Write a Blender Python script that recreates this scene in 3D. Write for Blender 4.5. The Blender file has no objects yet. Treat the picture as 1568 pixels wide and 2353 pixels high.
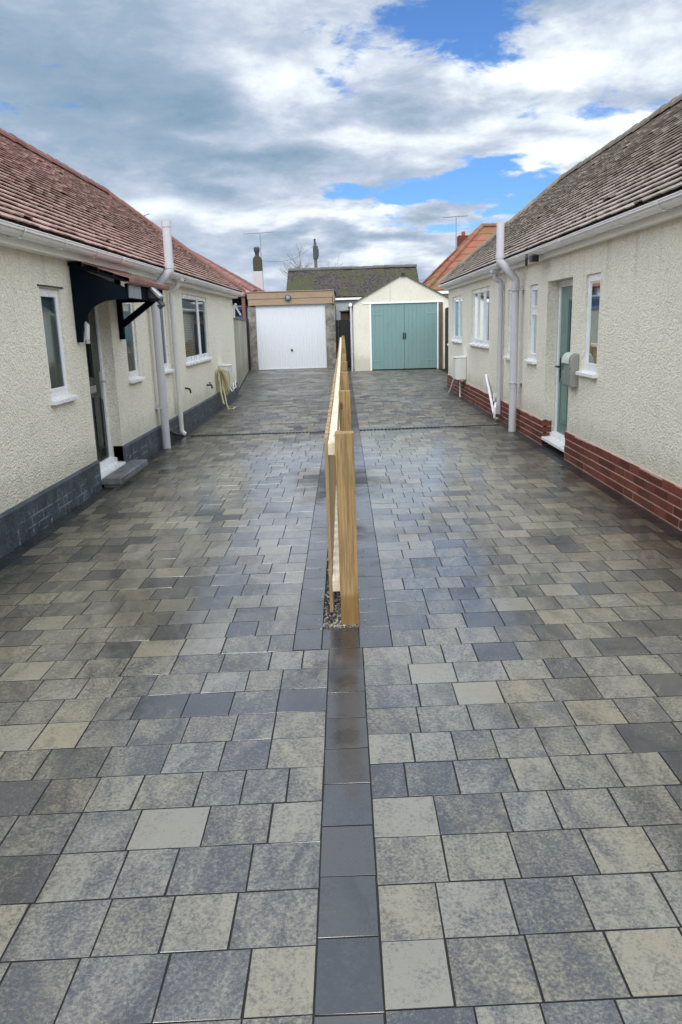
import bpy, math, random
from mathutils import Vector, Matrix, noise
random.seed(7)
R = math.radians
scene = bpy.context.scene
COL = scene.collection

# ------------------------------------------------------------------ camera
cam = bpy.data.objects.new('camera', bpy.data.cameras.new('camera'))
COL.objects.link(cam); scene.camera = cam
rows = [[0.9995904, 0.0271928, 0.0089183], [0.0021950, 0.2378631, -0.9712963], [-0.0285336, 0.9709180, 0.2377060]]
mw = Matrix(rows).to_4x4(); mw.translation = Vector((0, 0, 1.5)); cam.matrix_world = mw
cam.data.sensor_fit = 'VERTICAL'; cam.data.sensor_height = 24.0
cam.data.lens = 24.0 * 1770 / 2353
cam.data.clip_start = 0.05; cam.data.clip_end = 3000
scene.render.resolution_x = 682; scene.render.resolution_y = 1024
scene.view_settings.view_transform = 'Standard'; scene.view_settings.look = 'None'
scene.view_settings.gamma = 1.0; scene.view_settings.exposure = 0.36

# ------------------------------------------------------------------ node helper
class NT:
    def __init__(s, tree): s.t = tree; s.n = tree.nodes; s.l = tree.links
    def node(s, typ, **kw):
        nd = s.n.new(typ)
        for k, v in kw.items(): setattr(nd, k, v)
        return nd
    def put(s, sock, v):
        if hasattr(v, 'is_output') or isinstance(v, bpy.types.NodeSocket): s.l.new(v, sock)
        elif isinstance(v, (tuple, list)):
            d = sock.default_value
            v = list(v)
            if len(d) == 4 and len(v) == 3: v = v + [1.0]
            sock.default_value = v
        else: sock.default_value = v
    def math(s, op, a, b=0.0, c=0.0, clamp=False):
        nd = s.node('ShaderNodeMath', operation=op, use_clamp=clamp)
        s.put(nd.inputs[0], a); s.put(nd.inputs[1], b); s.put(nd.inputs[2], c); return nd.outputs[0]
    def vm(s, op, a, b=(0, 0, 0)):
        nd = s.node('ShaderNodeVectorMath', operation=op)
        s.put(nd.inputs[0], a); s.put(nd.inputs[1], b)
        return nd.outputs['Value'] if op in ('LENGTH', 'DOT_PRODUCT', 'DISTANCE') else nd.outputs['Vector']
    def mix(s, f, a, b, blend='MIX'):
        nd = s.node('ShaderNodeMix', data_type='RGBA', blend_type=blend)
        s.put(nd.inputs['Factor'], f); s.put(nd.inputs[6], a); s.put(nd.inputs[7], b); return nd.outputs[2]
    def ss(s, v, a, b, lo=0.0, hi=1.0):
        nd = s.node('ShaderNodeMapRange', interpolation_type='SMOOTHSTEP')
        s.put(nd.inputs[0], v); nd.inputs[1].default_value = a; nd.inputs[2].default_value = b
        nd.inputs[3].default_value = lo; nd.inputs[4].default_value = hi; return nd.outputs[0]
    def noise(s, vec, scale, detail=4, rough=.55, dist=0.0):
        nd = s.node('ShaderNodeTexNoise'); s.put(nd.inputs['Vector'], vec)
        nd.inputs['Scale'].default_value = scale; nd.inputs['Detail'].default_value = detail
        nd.inputs['Roughness'].default_value = rough; nd.inputs['Distortion'].default_value = dist
        return nd.outputs['Fac']
    def vor(s, vec, scale, feat='F1', out='Distance'):
        nd = s.node('ShaderNodeTexVoronoi', feature=feat); s.put(nd.inputs['Vector'], vec)
        nd.inputs['Scale'].default_value = scale; return nd.outputs[out]
    def obj(s): return s.node('ShaderNodeTexCoord').outputs['Object']
    def scale(s, v, sc): return s.vm('MULTIPLY', v, sc)

# ------------------------------------------------------------------ world (broken cloud over a clear sky)
SUN_EL, SUN_AZ = 44.0, 184.0      # azimuth clockwise from +Y: behind the camera
world = bpy.data.worlds.new('World'); scene.world = world; world.use_nodes = True
w = NT(world.node_tree); w.n.clear()
sky = w.node('ShaderNodeTexSky', sky_type='NISHITA', sun_disc=False)
sky.sun_elevation = R(SUN_EL); sky.sun_rotation = R(SUN_AZ); sky.dust_density = 0.6; sky.ozone_density = 2.2
D = w.node('ShaderNodeTexCoord').outputs['Generated']
sx = w.node('ShaderNodeSeparateXYZ'); w.put(sx.inputs[0], D)
def sdir(px, py):       # direction of a cloud feature (measured on the photo at 1568 wide)
    v = Matrix(rows) @ Vector(((px - 784) / 1770, -(py - 1176.5) / 1770, -1)); return v.normalized()
zup = w.math('MAXIMUM', sx.outputs[2], 0.0)
plane = w.node('ShaderNodeCombineXYZ')
den = w.math('ADD', zup, 0.22)
w.put(plane.inputs[0], w.math('DIVIDE', sx.outputs[0], den)); w.put(plane.inputs[1], w.math('DIVIDE', sx.outputs[1], den))
P = plane.outputs[0]
warp = w.node('ShaderNodeTexNoise'); w.put(warp.inputs['Vector'], P); warp.inputs['Scale'].default_value = 2.2; warp.inputs['Detail'].default_value = 5
Dw = w.vm('ADD', D, w.vm('MULTIPLY', w.vm('SUBTRACT', warp.outputs['Color'], (.5, .5, .5)), (.28, .1, .14)))
def blob(px, py, rx, rz, soft=0.35):      # 1 in the middle, 0 outside
    c = sdir(px, py)
    q = w.vm('MULTIPLY', w.vm('SUBTRACT', Dw, tuple(c)), (1770 / rx, 1770 / (rx + rz) * .6, 1770 / rz))
    return w.ss(w.vm('LENGTH', q), 1.0 + soft, 1.0 - soft * 1.6, 0, 1)
def add(*a):
    r = a[0]
    for b in a[1:]: r = w.math('ADD', r, b)
    return r
blue = add(blob(900, 100, 190, 72, .6), w.math('MULTIPLY', blob(1040, 60, 110, 40, .6), .8), blob(1090, 150, 130, 40, .6), blob(1030, 435, 270, 66, .45), blob(735, 452, 80, 20, .5),
           blob(1340, 262, 190, 30, .6), blob(1150, 470, 200, 50, .5), w.math('MULTIPLY', blob(-20, 60, 110, 120, .7), .7), w.math('MULTIPLY', blob(1560, 250, 60, 60, .7), .6))
n1 = w.noise(P, 4.2, 12, .66, .25)
n2 = w.noise(w.vm('ADD', P, (7.3, 2.1, 0)), 5.5, 8, .6, .2)
n3 = w.noise(w.vm('ADD', P, (1.7, 9.1, 3)), 1.5, 5, .5, .3)
wisp = w.noise(w.scale(D, (2.6, 1.5, 7.5)), 4.5, 10, .66, .3)
clear = w.math('SUBTRACT', blue, w.math('MULTIPLY', w.math('SUBTRACT', add(w.math('MULTIPLY', n2, .55), w.math('MULTIPLY', wisp, .45)), .44), 5.2))
clear = w.ss(clear, .22, .90)
white = add(blob(650, 190, 120, 55, .8), blob(1280, 140, 200, 40, .8), w.math('MULTIPLY', blob(1440, 300, 110, 50, .8), .8), blob(1250, 380, 110, 30, .7),
            w.math('MULTIPLY', blob(780, 500, 280, 18, .9), .8), w.math('MULTIPLY', blob(900, 600, 320, 30, .9), .7), w.math('MULTIPLY', blob(400, 480, 140, 40, .9), .5),
            w.math('MULTIPLY', blob(1080, 300, 260, 30, .9), .6), w.math('MULTIPLY', blob(560, 330, 200, 30, .9), .35))
dark = add(blob(330, 260, 260, 110, .9), w.math('MULTIPLY', blob(560, 375, 150, 28, .8), .9), w.math('MULTIPLY', blob(900, 250, 240, 40, .8), .6), w.math('MULTIPLY', blob(860, 550, 170, 26, .8), .7), w.math('MULTIPLY', blob(150, 120, 200, 160, .9), .5))
br = add(w.math('MULTIPLY', w.math('SUBTRACT', n1, .5), w.ss(sx.outputs[0], -.28, .12, .5, 1.15)), w.math('MULTIPLY', w.math('SUBTRACT', wisp, .5), .55), w.math('MULTIPLY', w.math('SUBTRACT', n3, .5), .6), w.math('MULTIPLY', white, .62), w.math('MULTIPLY', dark, -.36), .47)
cr = w.node('ShaderNodeValToRGB'); w.put(cr.inputs[0], br)
e = cr.color_ramp.elements
e[0].position = 0.0; e[0].color = (.19, .29, .40, 1); e[1].position = 1.0; e[1].color = (.88, .92, .97, 1)
for p_, c_ in ((.28, (.28, .37, .48)), (.52, (.44, .50, .61)), (.75, (.65, .71, .77))):
    q = e.new(p_); q.color = (*c_, 1)
# unseen sky beside and behind the camera brightened to light the walls
sv = Vector((math.sin(R(SUN_AZ)) * math.cos(R(SUN_EL)), math.cos(R(SUN_AZ)) * math.cos(R(SUN_EL)), math.sin(R(SUN_EL))))
unseen_gain = w.math('ADD', 1.0, w.math('MULTIPLY', w.ss(sx.outputs[1], .80, .05, 0.0, 2.6), w.ss(sx.outputs[2], .02, .40, .25, 1.0)))
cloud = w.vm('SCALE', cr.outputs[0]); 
cl_nd = cloud.node; w.put(cl_nd.inputs['Scale'], unseen_gain)
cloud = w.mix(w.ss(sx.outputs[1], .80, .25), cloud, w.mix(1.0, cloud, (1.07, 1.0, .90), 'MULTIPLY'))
skyc = w.mix(1.0, w.vm('MULTIPLY', sky.outputs[0], (.10, .10, .10)), (.50, .76, 1.12), 'MULTIPLY')
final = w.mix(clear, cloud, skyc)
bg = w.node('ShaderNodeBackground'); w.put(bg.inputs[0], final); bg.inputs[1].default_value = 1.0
out = w.node('ShaderNodeOutputWorld'); w.l.new(bg.outputs[0], out.inputs[0])

sun = bpy.data.objects.new('sun', bpy.data.lights.new('sun', 'SUN')); COL.objects.link(sun)
sun.data.energy = 1.2; sun.data.angle = R(20); sun.data.color = (1.0, .96, .90)
sun.rotation_euler = (-sv).to_track_quat('-Z', 'Y').to_euler()

# ------------------------------------------------------------------ mesh helpers
ORI = {}
class MB:
    def __init__(s): s.v = []; s.f = []; s.c = []
    def face(s, pts, c=None):
        i = len(s.v); s.v += [tuple(p) for p in pts]; s.f.append(tuple(range(i, i + len(pts)))); s.c.append(c or (.5, .5, .5)); return s
    def grid(s, vs, fs, c=None):
        i = len(s.v); s.v += [tuple(p) for p in vs]
        for f in fs: s.f.append(tuple(i + k for k in f)); s.c.append(c or (.5, .5, .5))
        return s
    def box(s, x0, x1, y0, y1, z0, z1, c=None, rot=None, bottom=True):
        if x0 > x1: x0, x1 = x1, x0
        if y0 > y1: y0, y1 = y1, y0
        if z0 > z1: z0, z1 = z1, z0
        vs = [Vector(p) for p in ((x0, y0, z0), (x1, y0, z0), (x1, y1, z0), (x0, y1, z0), (x0, y0, z1), (x1, y0, z1), (x1, y1, z1), (x0, y1, z1))]
        if rot is not None:
            ctr = Vector(((x0 + x1) / 2, (y0 + y1) / 2, (z0 + z1) / 2)); vs = [ctr + rot @ (p - ctr) for p in vs]
        fs = [(4, 5, 6, 7), (0, 1, 5, 4), (1, 2, 6, 5), (2, 3, 7, 6), (3, 0, 4, 7)]
        if bottom: fs.append((3, 2, 1, 0))
        return s.grid(vs, fs, c)
    def bar(s, a, b, wd, ht, c=None):       # rectangular bar between two points
        a = Vector(a); b = Vector(b); d = (b - a).normalized()
        u = d.cross(Vector((0, 0, 1)));  u = Vector((1, 0, 0)) if u.length < 1e-4 else u.normalized()
        n = u.cross(d)
        vs = [p + u * (i * wd / 2) + n * (j * ht / 2) for p in (a, b) for i, j in ((-1, -1), (1, -1), (1, 1), (-1, 1))]
        return s.grid(vs, [(0, 1, 5, 4), (1, 2, 6, 5), (2, 3, 7, 6), (3, 0, 4, 7), (3, 2, 1, 0), (4, 5, 6, 7)], c)
    def tube(s, pts, r, n=12, c=None, cap=True):
        pts = [Vector(p) for p in pts]; rr = r if isinstance(r, (list, tuple)) else [r] * len(pts)
        base = len(s.v); u = None
        for k, p in enumerate(pts):
            d = (pts[min(k + 1, len(pts) - 1)] - pts[max(k - 1, 0)]).normalized()
            if u is None:
                u = d.orthogonal().normalized()
            else:
                u = (u - d * u.dot(d)).normalized()
            v = d.cross(u)
            # widen at bends so that the tube keeps its width
            sc = 1.0
            if 0 < k < len(pts) - 1:
                a = (p - pts[k - 1]).normalized(); sc = 1.0 / max(.5, a.dot(d))
                sc = min(sc, 1.15)
            for j in range(n):
                t = 2 * math.pi * j / n
                s.v.append(tuple(p + (u * math.cos(t) + v * math.sin(t)) * rr[k] * sc))
        for k in range(len(pts) - 1):
            for j in range(n):
                a = base + k * n + j; b = base + k * n + (j + 1) % n
                s.f.append((a, b, b + n, a + n)); s.c.append(c or (.5, .5, .5))
        if cap:
            s.f.append(tuple(base + j for j in reversed(range(n)))); s.c.append(c or (.5, .5, .5))
            s.f.append(tuple(base + (len(pts) - 1) * n + j for j in range(n))); s.c.append(c or (.5, .5, .5))
        return s
    def prism(s, poly, axis, a, b, c=None):   # polygon in the other two axes, extruded along axis from a to b
        def P3(p, t):
            return (t, p[0], p[1]) if axis == 'x' else (p[0], t, p[1]) if axis == 'y' else (p[0], p[1], t)
        n = len(poly); vs = [P3(p, a) for p in poly] + [P3(p, b) for p in poly]
        fs = [tuple(range(n))[::-1], tuple(range(n, 2 * n))] + [(i, (i + 1) % n, n + (i + 1) % n, n + i) for i in range(n)]
        return s.grid(vs, fs, c)
    def build(s, name, mat, parent=None, smooth=False, bevel=0, fixn=True, base=None):
        o3 = Vector(ORI.get(parent, (0, 0, 0)) if parent is not None else (base or (0, 0, 0)))
        me = bpy.data.meshes.new(name)
        me.from_pydata([(x - o3.x, y - o3.y, z - o3.z) for x, y, z in s.v], [], s.f)
        at = me.attributes.new('tone', 'FLOAT_COLOR', 'CORNER')
        buf = []
        for f, c in zip(s.f, s.c): buf += [c[0], c[1], c[2], 1.0] * len(f)
        at.data.foreach_set('color', buf)
        me.materials.append(mat)
        if fixn:
            import bmesh
            bm = bmesh.new(); bm.from_mesh(me); bmesh.ops.recalc_face_normals(bm, faces=bm.faces); bm.to_mesh(me); bm.free()
        if smooth:
            me.polygons.foreach_set('use_smooth', [True] * len(me.polygons))
            me.set_sharp_from_angle(angle=R(40))
        o = bpy.data.objects.new(name, me); COL.objects.link(o)
        if parent is not None: o.parent = parent; ORI[o] = tuple(o3)
        else: o.location = o3; ORI[o] = tuple(o3)
        if bevel:
            bv = o.modifiers.new('bevel', 'BEVEL'); bv.width = bevel; bv.segments = 2; bv.limit_method = 'ANGLE'
        return o
def tag(o, label=None, cat=None, group=None, kind=None):
    if label: o['label'] = label
    if cat: o['category'] = cat
    if group: o['group'] = group
    if kind: o['kind'] = kind
    return o
def thing(name, loc, label, cat, group=None):
    o = bpy.data.objects.new(name, None); COL.objects.link(o); o.location = loc; ORI[o] = tuple(loc)
    o.empty_display_size = .2
    return tag(o, label, cat, group)

# ------------------------------------------------------------------ materials
def mat(name, base=(.5, .5, .5), rough=.6, metal=0.0, spec=.5, coat=0.0):
    m = bpy.data.materials.new(name); m.use_nodes = True
    t = NT(m.node_tree); b = m.node_tree.nodes['Principled BSDF']
    t.b = b
    b.inputs['Base Color'].default_value = (*base, 1); b.inputs['Roughness'].default_value = rough
    b.inputs['Metallic'].default_value = metal; b.inputs['Specular IOR Level'].default_value = spec
    b.inputs['Coat Weight'].default_value = coat
    return m, t
def bump(t, h, strength=.5, dist=.01, normal=None):
    nd = t.node('ShaderNodeBump'); nd.inputs['Strength'].default_value = strength; nd.inputs['Distance'].default_value = dist
    t.put(nd.inputs['Height'], h)
    if normal is not None: t.put(nd.inputs['Normal'], normal)
    t.l.new(nd.outputs[0], t.b.inputs['Normal']); return nd.outputs[0]
def attr(t):
    nd = t.node('ShaderNodeAttribute'); nd.attribute_name = 'tone'
    sp = t.node('ShaderNodeSeparateColor'); t.l.new(nd.outputs['Color'], sp.inputs[0]); return sp.outputs

def render_mat(name, c0, c1, grain=1.0, dirt=(.30, .29, .22)):
    m, t = mat(name, rough=.85, spec=.25); o = t.obj()
    big = t.noise(o, .9, 5, .6); mid = t.noise(o, 6, 5, .6)
    col = t.mix(t.ss(big, .3, .7), c0, c1)
    col = t.mix(t.math('MULTIPLY', t.ss(mid, .55, .8), .25), col, dirt)
    strk = t.noise(t.scale(o, (9, 9, .8)), 1.0, 4, .6)
    col = t.mix(t.math('MULTIPLY', t.ss(strk, .58, .8), .18), col, dirt)
    wv = t.node('ShaderNodeTexNoise'); t.put(wv.inputs['Vector'], o); wv.inputs['Scale'].default_value = 30
    ow = t.vm('ADD', o, t.vm('MULTIPLY', t.vm('SUBTRACT', wv.outputs['Color'], (.5, .5, .5)), (.025, .025, .025)))
    h1 = t.vor(t.scale(ow, (1, 1, 1.2)), 62, 'SMOOTH_F1'); h2 = t.noise(o, 85, 4, .65); h3 = t.noise(o, 26, 3, .5)
    h = t.math('ADD', t.math('MULTIPLY', h1, -1.0), t.math('ADD', t.math('MULTIPLY', h2, .7), t.math('MULTIPLY', h3, .8)))
    pit = t.ss(h, .05, .50)
    col = t.mix(t.math('MULTIPLY', t.math('SUBTRACT', 1.0, pit), .22), col, dirt)
    sz_ = t.node('ShaderNodeSeparateXYZ'); t.put(sz_.inputs[0], o)
    splash = t.math('MULTIPLY', t.ss(t.math('ADD', sz_.outputs[2], t.math('MULTIPLY', t.math('SUBTRACT', mid, .5), .5)), .58, .30), .34)
    col = t.mix(splash, col, dirt)
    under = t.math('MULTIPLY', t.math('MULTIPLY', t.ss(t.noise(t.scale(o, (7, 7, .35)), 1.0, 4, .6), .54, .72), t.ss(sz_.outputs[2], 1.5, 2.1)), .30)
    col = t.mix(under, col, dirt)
    t.l.new(col, t.b.inputs['Base Color'])
    bump(t, h, .85 * grain, .015)
    return m
M = {}
M['cream'] = render_mat('cream_render', (.88, .835, .70), (.82, .78, .655))
M['cream_right'] = render_mat('cream_render_pale', (.88, .84, .715), (.82, .785, .67))
M['cream_smooth'] = render_mat('cream_smooth', (.74, .715, .61), (.66, .64, .54), .35)
M['dirty_render'] = render_mat('dirty_render', (.42, .40, .32), (.28, .27, .22), .6, (.10, .10, .08))

def paint(name, c, rough=.35, var=.08, spec=.5, scale=3.0):
    m, t = mat(name, c, rough, spec=spec); o = t.obj()
    n = t.noise(o, scale, 5, .6); n2 = t.noise(t.scale(o, (14, 14, 2)), 1.0, 4, .6)
    d = tuple(x * .62 for x in c)
    col = t.mix(t.math('MULTIPLY', t.ss(t.math('ADD', t.math('MULTIPLY', n, .5), t.math('MULTIPLY', n2, .5)), .45, .75), var * 4), c, d)
    t.l.new(col, t.b.inputs['Base Color'])
    t.put(t.b.inputs['Roughness'], t.ss(n, .3, .7, max(.05, rough - .08), rough + .12))
    bump(t, t.noise(o, 60, 3, .5), .08, .004)
    return m
M['upvc'] = paint('white_upvc', (.78, .79, .80), .28, .03)
M['gutter'] = paint('white_gutter', (.86, .87, .86), .35, .10)
M['fascia'] = paint('fascia_white', (.86, .86, .82), .45, .08)
M['pipe'] = paint('pipe_pale_lilac', (.50, .495, .53), .38, .06)
M['pipe_cream'] = paint('pipe_painted_cream', (.60, .59, .56), .45, .08)
M['navy'] = paint('navy_black_paint', (.004, .007, .013), .8, .1, .06)
M['darkgrey'] = paint('dark_grey_paint', (.05, .055, .06), .5, .1)
M['midgrey'] = paint('mid_grey_paint', (.22, .24, .28), .5, .1)
M['black'] = paint('black_plastic', (.012, .012, .014), .4, .05)
M['door_black'] = paint('black_green_door', (.012, .022, .019), .3, .1)
M['door_sage'] = paint('sage_green_door', (.13, .22, .20), .35, .06)
M['teal'] = paint('teal_garage_paint', (.165, .270, .265), .45, .10)
M['hinge'] = paint('hinge_paint_pale', (.17, .31, .29), .45, .10)
M['garage_white'] = paint('garage_white', (.60, .62, .66), .4, .02)
M['box_white'] = paint('box_plastic', (.66, .67, .63), .4, .08)
M['blue'] = paint('blue_paint', (.03, .09, .20), .3, .1)
M['steel'], _ = mat('brushed_steel', (.55, .56, .56), .35, 1.0)
M['letterbox_front'] = paint('letterbox_reflection_front', (.19, .24, .23), .3, .06)  # green reflection on the steel front put into the paint colour
M['letterbox_side'] = paint('letterbox_side_grey', (.27, .27, .255), .35, .06)
M['letterbox_lid'] = paint('letterbox_pale_lid', (.52, .58, .50), .35, .06)
M['alu'], _ = mat('aerial_aluminium', (.30, .32, .34), .4, .8)
M['rubber'], _ = mat('black_rubber', (.02, .02, .02), .6)
M['hose'] = paint('beige_hose', (.42, .38, .22), .5, .1)
M['whitecable'] = paint('white_cable', (.7, .7, .68), .45, .05)
M['lampglass'], _ = mat('lamp_lens', (.75, .77, .78), .15)
M['wire'], _ = mat('dark_wire', (.03, .03, .035), .6)

# glass you can see through a little, with sky reflection
m, t = mat('window_glass'); M['glass'] = m
g = t.node('ShaderNodeBsdfGlossy'); g.inputs['Roughness'].default_value = .03; g.inputs['Color'].default_value = (.9, .95, 1, 1)
tr = t.node('ShaderNodeBsdfTransparent'); tr.inputs['Color'].default_value = (.58, .66, .68, 1)
fr = t.node('ShaderNodeFresnel'); fr.inputs['IOR'].default_value = 1.5
mx = t.node('ShaderNodeMixShader'); t.l.new(fr.outputs[0], mx.inputs[0]); t.l.new(tr.outputs[0], mx.inputs[1]); t.l.new(g.outputs[0], mx.inputs[2])
t.l.new(mx.outputs[0], m.node_tree.nodes['Material Output'].inputs['Surface'])
def cloth(name, a, b):
    m, t = mat(name, a, .9, spec=.1); o = t.obj()
    t.l.new(t.mix(t.ss(t.noise(t.scale(o, (2, 30, 2)), 1.0, 4), .35, .65), a, b), t.b.inputs['Base Color']); return m
M['curtain'] = cloth('net_curtain', (.62, .66, .64), (.36, .40, .38))
M['blind'] = cloth('window_blind', (.42, .49, .52), (.26, .33, .34))
M['room'], _ = mat('dark_room', (.05, .055, .055), .9)

# dark painted plinth with scuffs
m, t = mat('painted_plinth', rough=.55); M['plinth'] = m; o = t.obj()
n = t.noise(o, 5, 6, .65); sc = t.noise(t.scale(o, (20, 20, 9)), 1.0, 5, .7); bl = t.node('ShaderNodeTexBrick')
t.put(bl.inputs['Vector'], t.node('ShaderNodeTexCoord').outputs['Object'])
sep = t.node('ShaderNodeSeparateXYZ'); t.put(sep.inputs[0], o); cb = t.node('ShaderNodeCombineXYZ'); t.put(cb.inputs[0], sep.outputs[1]); t.put(cb.inputs[1], sep.outputs[2])
t.put(bl.inputs['Vector'], cb.outputs[0]); bl.inputs['Scale'].default_value = 1.0
bl.inputs['Brick Width'].default_value = .225; bl.inputs['Row Height'].default_value = .075; bl.inputs['Mortar Size'].default_value = .006
col = t.mix(t.ss(n, .35, .7), (.030, .040, .052), (.070, .085, .105))
lowm = t.ss(sep.outputs[2], .24, .16)
col = t.mix(t.math('MULTIPLY', t.math('MULTIPLY', t.ss(sc, .60, .68), lowm), .6), col, (.42, .46, .50))
mort = t.math('MULTIPLY', bl.outputs['Fac'], t.ss(t.noise(o, 3.0, 4), .48, .6))
col = t.mix(t.math('MULTIPLY', mort, t.math('MULTIPLY', lowm, .55)), col, (.26, .30, .34))
t.l.new(col, t.b.inputs['Base Color'])
bump(t, t.math('ADD', t.math('MULTIPLY', bl.outputs['Fac'], t.math('MULTIPLY', lowm, -.6)), t.math('ADD', n, t.noise(o, 40, 4))), .6, .012)

# bricks / mortar
m, t = mat('red_brick', rough=.85, spec=.3); M['brick'] = m; o = t.obj(); a = attr(t)
col = t.mix(a[0], (.10, .028, .020), (.20, .058, .038))
col = t.mix(t.ss(t.noise(o, 30, 5, .7), .45, .75), col, (.07, .025, .018))
sep = t.node('ShaderNodeSeparateXYZ'); t.put(sep.inputs[0], o)
gm = t.math('MULTIPLY', t.ss(t.noise(o, 3.2, 5, .6), .52, .68), t.ss(sep.outputs[2], .20, .05))
col = t.mix(t.math('MULTIPLY', gm, .6), col, (.075, .065, .025))
t.l.new(col, t.b.inputs['Base Color']); bump(t, t.noise(o, 90, 5, .7), .6, .006)
m, t = mat('mortar', rough=.9, spec=.2); M['mortar'] = m; o = t.obj()
t.l.new(t.mix(t.noise(o, 8, 5), (.60, .44, .37), (.46, .31, .25)), t.b.inputs['Base Color']); bump(t, t.noise(o, 120, 3), .5, .004)
M['mortar_grey'] = paint('mortar_grey', (.22, .21, .19), .9, .2, .2)

# paving blocks
def paver_mat(name, pale, mid, darkc, edge=0.0, rough=(.10, .38), charcoal=False):
    m, t = mat(name, spec=.75); o = t.obj(); a = attr(t)
    off = t.node('ShaderNodeCombineXYZ'); t.put(off.inputs[0], t.math('MULTIPLY', a[2], 37.0)); t.put(off.inputs[1], t.math('MULTIPLY', a[2], 91.0)); t.put(off.inputs[2], t.math('MULTIPLY', a[1], 13.0))
    p = t.vm('ADD', o, off.outputs[0])
    rot = t.node('ShaderNodeVectorRotate', rotation_type='Z_AXIS'); t.put(rot.inputs['Vector'], p); t.put(rot.inputs['Angle'], t.math('MULTIPLY', t.math('SUBTRACT', a[1], .5), .9))
    streak = t.noise(t.scale(rot.outputs[0], (11, 3.2, 1)), 1.0, 5, .62, .5)
    mott = t.noise(p, 30, 6, .72); fine = t.noise(p, 260, 3, .7)
    grit = t.noise(p, 95, 5, .8)
    f = t.math('ADD', t.math('MULTIPLY', t.math('SUBTRACT', streak, .5), 1.7), t.math('ADD', t.math('MULTIPLY', t.math('SUBTRACT', grit, .5), 3.2), t.math('ADD', t.math('MULTIPLY', t.math('SUBTRACT', a[0], .5), 1.30), t.math('MULTIPLY', t.math('SUBTRACT', mott, .5), .9))))
    rp = t.node('ShaderNodeValToRGB'); t.put(rp.inputs[0], t.math('ADD', f, .5))
    ee = rp.color_ramp.elements; ee[0].position = .02; ee[0].color = (*darkc, 1); ee[1].position = 1.05; ee[1].color = (*pale, 1); q = ee.new(.42); q.color = (*mid, 1)
    col = rp.outputs[0]
    col = t.mix(t.math('MULTIPLY', t.ss(a[1], .45, .95), .28), col, t.mix(1.0, col, (.88, .90, 1.10), 'MULTIPLY'))
    col = t.mix(t.ss(a[1], .55, .15), col, t.mix(1.0, col, (1.04, 1.0, .92), 'MULTIPLY'))
    col = t.mix(t.math('MULTIPLY', t.ss(fine, .62, .74), .35), col, tuple(min(1, x * 1.7) for x in pale))
    col = t.mix(t.math('MULTIPLY', t.ss(fine, .38, .28), .5), col, tuple(x * .5 for x in darkc))
    wet = t.noise(o, .75, 5, .6, .6)
    # sides darkened in colour for the shaded walls' reflection, and the tyre/pour stain on the left drive
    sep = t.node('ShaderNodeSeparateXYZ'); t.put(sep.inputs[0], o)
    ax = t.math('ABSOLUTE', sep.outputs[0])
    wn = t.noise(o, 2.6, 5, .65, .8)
    side_shade = t.math('MULTIPLY', t.ss(t.math('ADD', ax, t.math('MULTIPLY', t.math('SUBTRACT', wn, .5), 1.3)), 1.15, 2.1), .66)
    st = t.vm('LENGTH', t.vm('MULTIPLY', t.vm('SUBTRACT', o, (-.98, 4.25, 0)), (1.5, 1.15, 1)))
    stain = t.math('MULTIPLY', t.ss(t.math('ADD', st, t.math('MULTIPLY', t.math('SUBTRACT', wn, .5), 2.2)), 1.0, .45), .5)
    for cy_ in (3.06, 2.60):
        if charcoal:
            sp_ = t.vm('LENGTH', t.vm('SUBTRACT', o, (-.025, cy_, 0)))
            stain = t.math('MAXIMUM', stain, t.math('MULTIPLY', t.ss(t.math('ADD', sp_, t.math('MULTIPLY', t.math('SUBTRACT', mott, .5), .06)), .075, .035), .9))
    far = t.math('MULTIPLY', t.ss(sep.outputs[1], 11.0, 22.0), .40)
    dm = t.math('ADD', t.math('ADD', side_shade, stain), t.math('MULTIPLY', t.ss(wet, .5, .7), .22), clamp=True)
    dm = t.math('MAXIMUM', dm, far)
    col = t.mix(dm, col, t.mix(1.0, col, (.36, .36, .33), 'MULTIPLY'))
    t.l.new(col, t.b.inputs['Base Color'])
    rr = t.math('ADD', t.ss(wet, .36, .62, rough[1], rough[0]), t.math('MULTIPLY', t.math('SUBTRACT', mott, .5), .25))
    rr = t.math('SUBTRACT', rr, t.math('MULTIPLY', dm, .10))
    t.l.new(rr, t.b.inputs['Roughness'])
    film = t.math('MULTIPLY', t.ss(t.math('ADD', t.math('MULTIPLY', wet, .7), t.math('MULTIPLY', wn, .3)), .36, .50), t.ss(ax, 2.0, 1.1))
    t.put(t.b.inputs['Coat Weight'], t.math('MULTIPLY', film, .95)); t.b.inputs['Coat IOR'].default_value = 1.7
    t.put(t.b.inputs['Coat Roughness'], t.math('ADD', .06, t.math('MULTIPLY', mott, .16)))
    farm = t.ss(sep.outputs[1], 8.0, 12.5)
    t.put(t.b.inputs['Coat Weight'], t.math('MULTIPLY', t.math('MULTIPLY', film, .95), t.math('SUBTRACT', 1.0, farm)))
    t.put(t.b.inputs['Roughness'], t.math('ADD', rr, t.math('MULTIPLY', farm, .26)))
    h = t.math('ADD', t.math('MULTIPLY', mott, .6), t.math('MULTIPLY', fine, .6))
    bump(t, h, .45, .0035)
    return m
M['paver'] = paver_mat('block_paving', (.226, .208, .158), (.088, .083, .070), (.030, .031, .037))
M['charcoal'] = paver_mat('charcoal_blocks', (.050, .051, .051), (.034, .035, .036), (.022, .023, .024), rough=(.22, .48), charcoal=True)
M['joint'], t_ = mat('joint_sand', (.030, .030, .028), .9, spec=.1)
m, t = mat('plain_ground', rough=.95, spec=.2); M['ground'] = m; o = t.obj()
t.l.new(t.mix(t.noise(o, 2, 6), (.05, .05, .045), (.10, .10, .085)), t.b.inputs['Base Color'])
m, t = mat('gravel', rough=.8); M['gravel'] = m; a = attr(t); o = t.obj()
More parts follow.
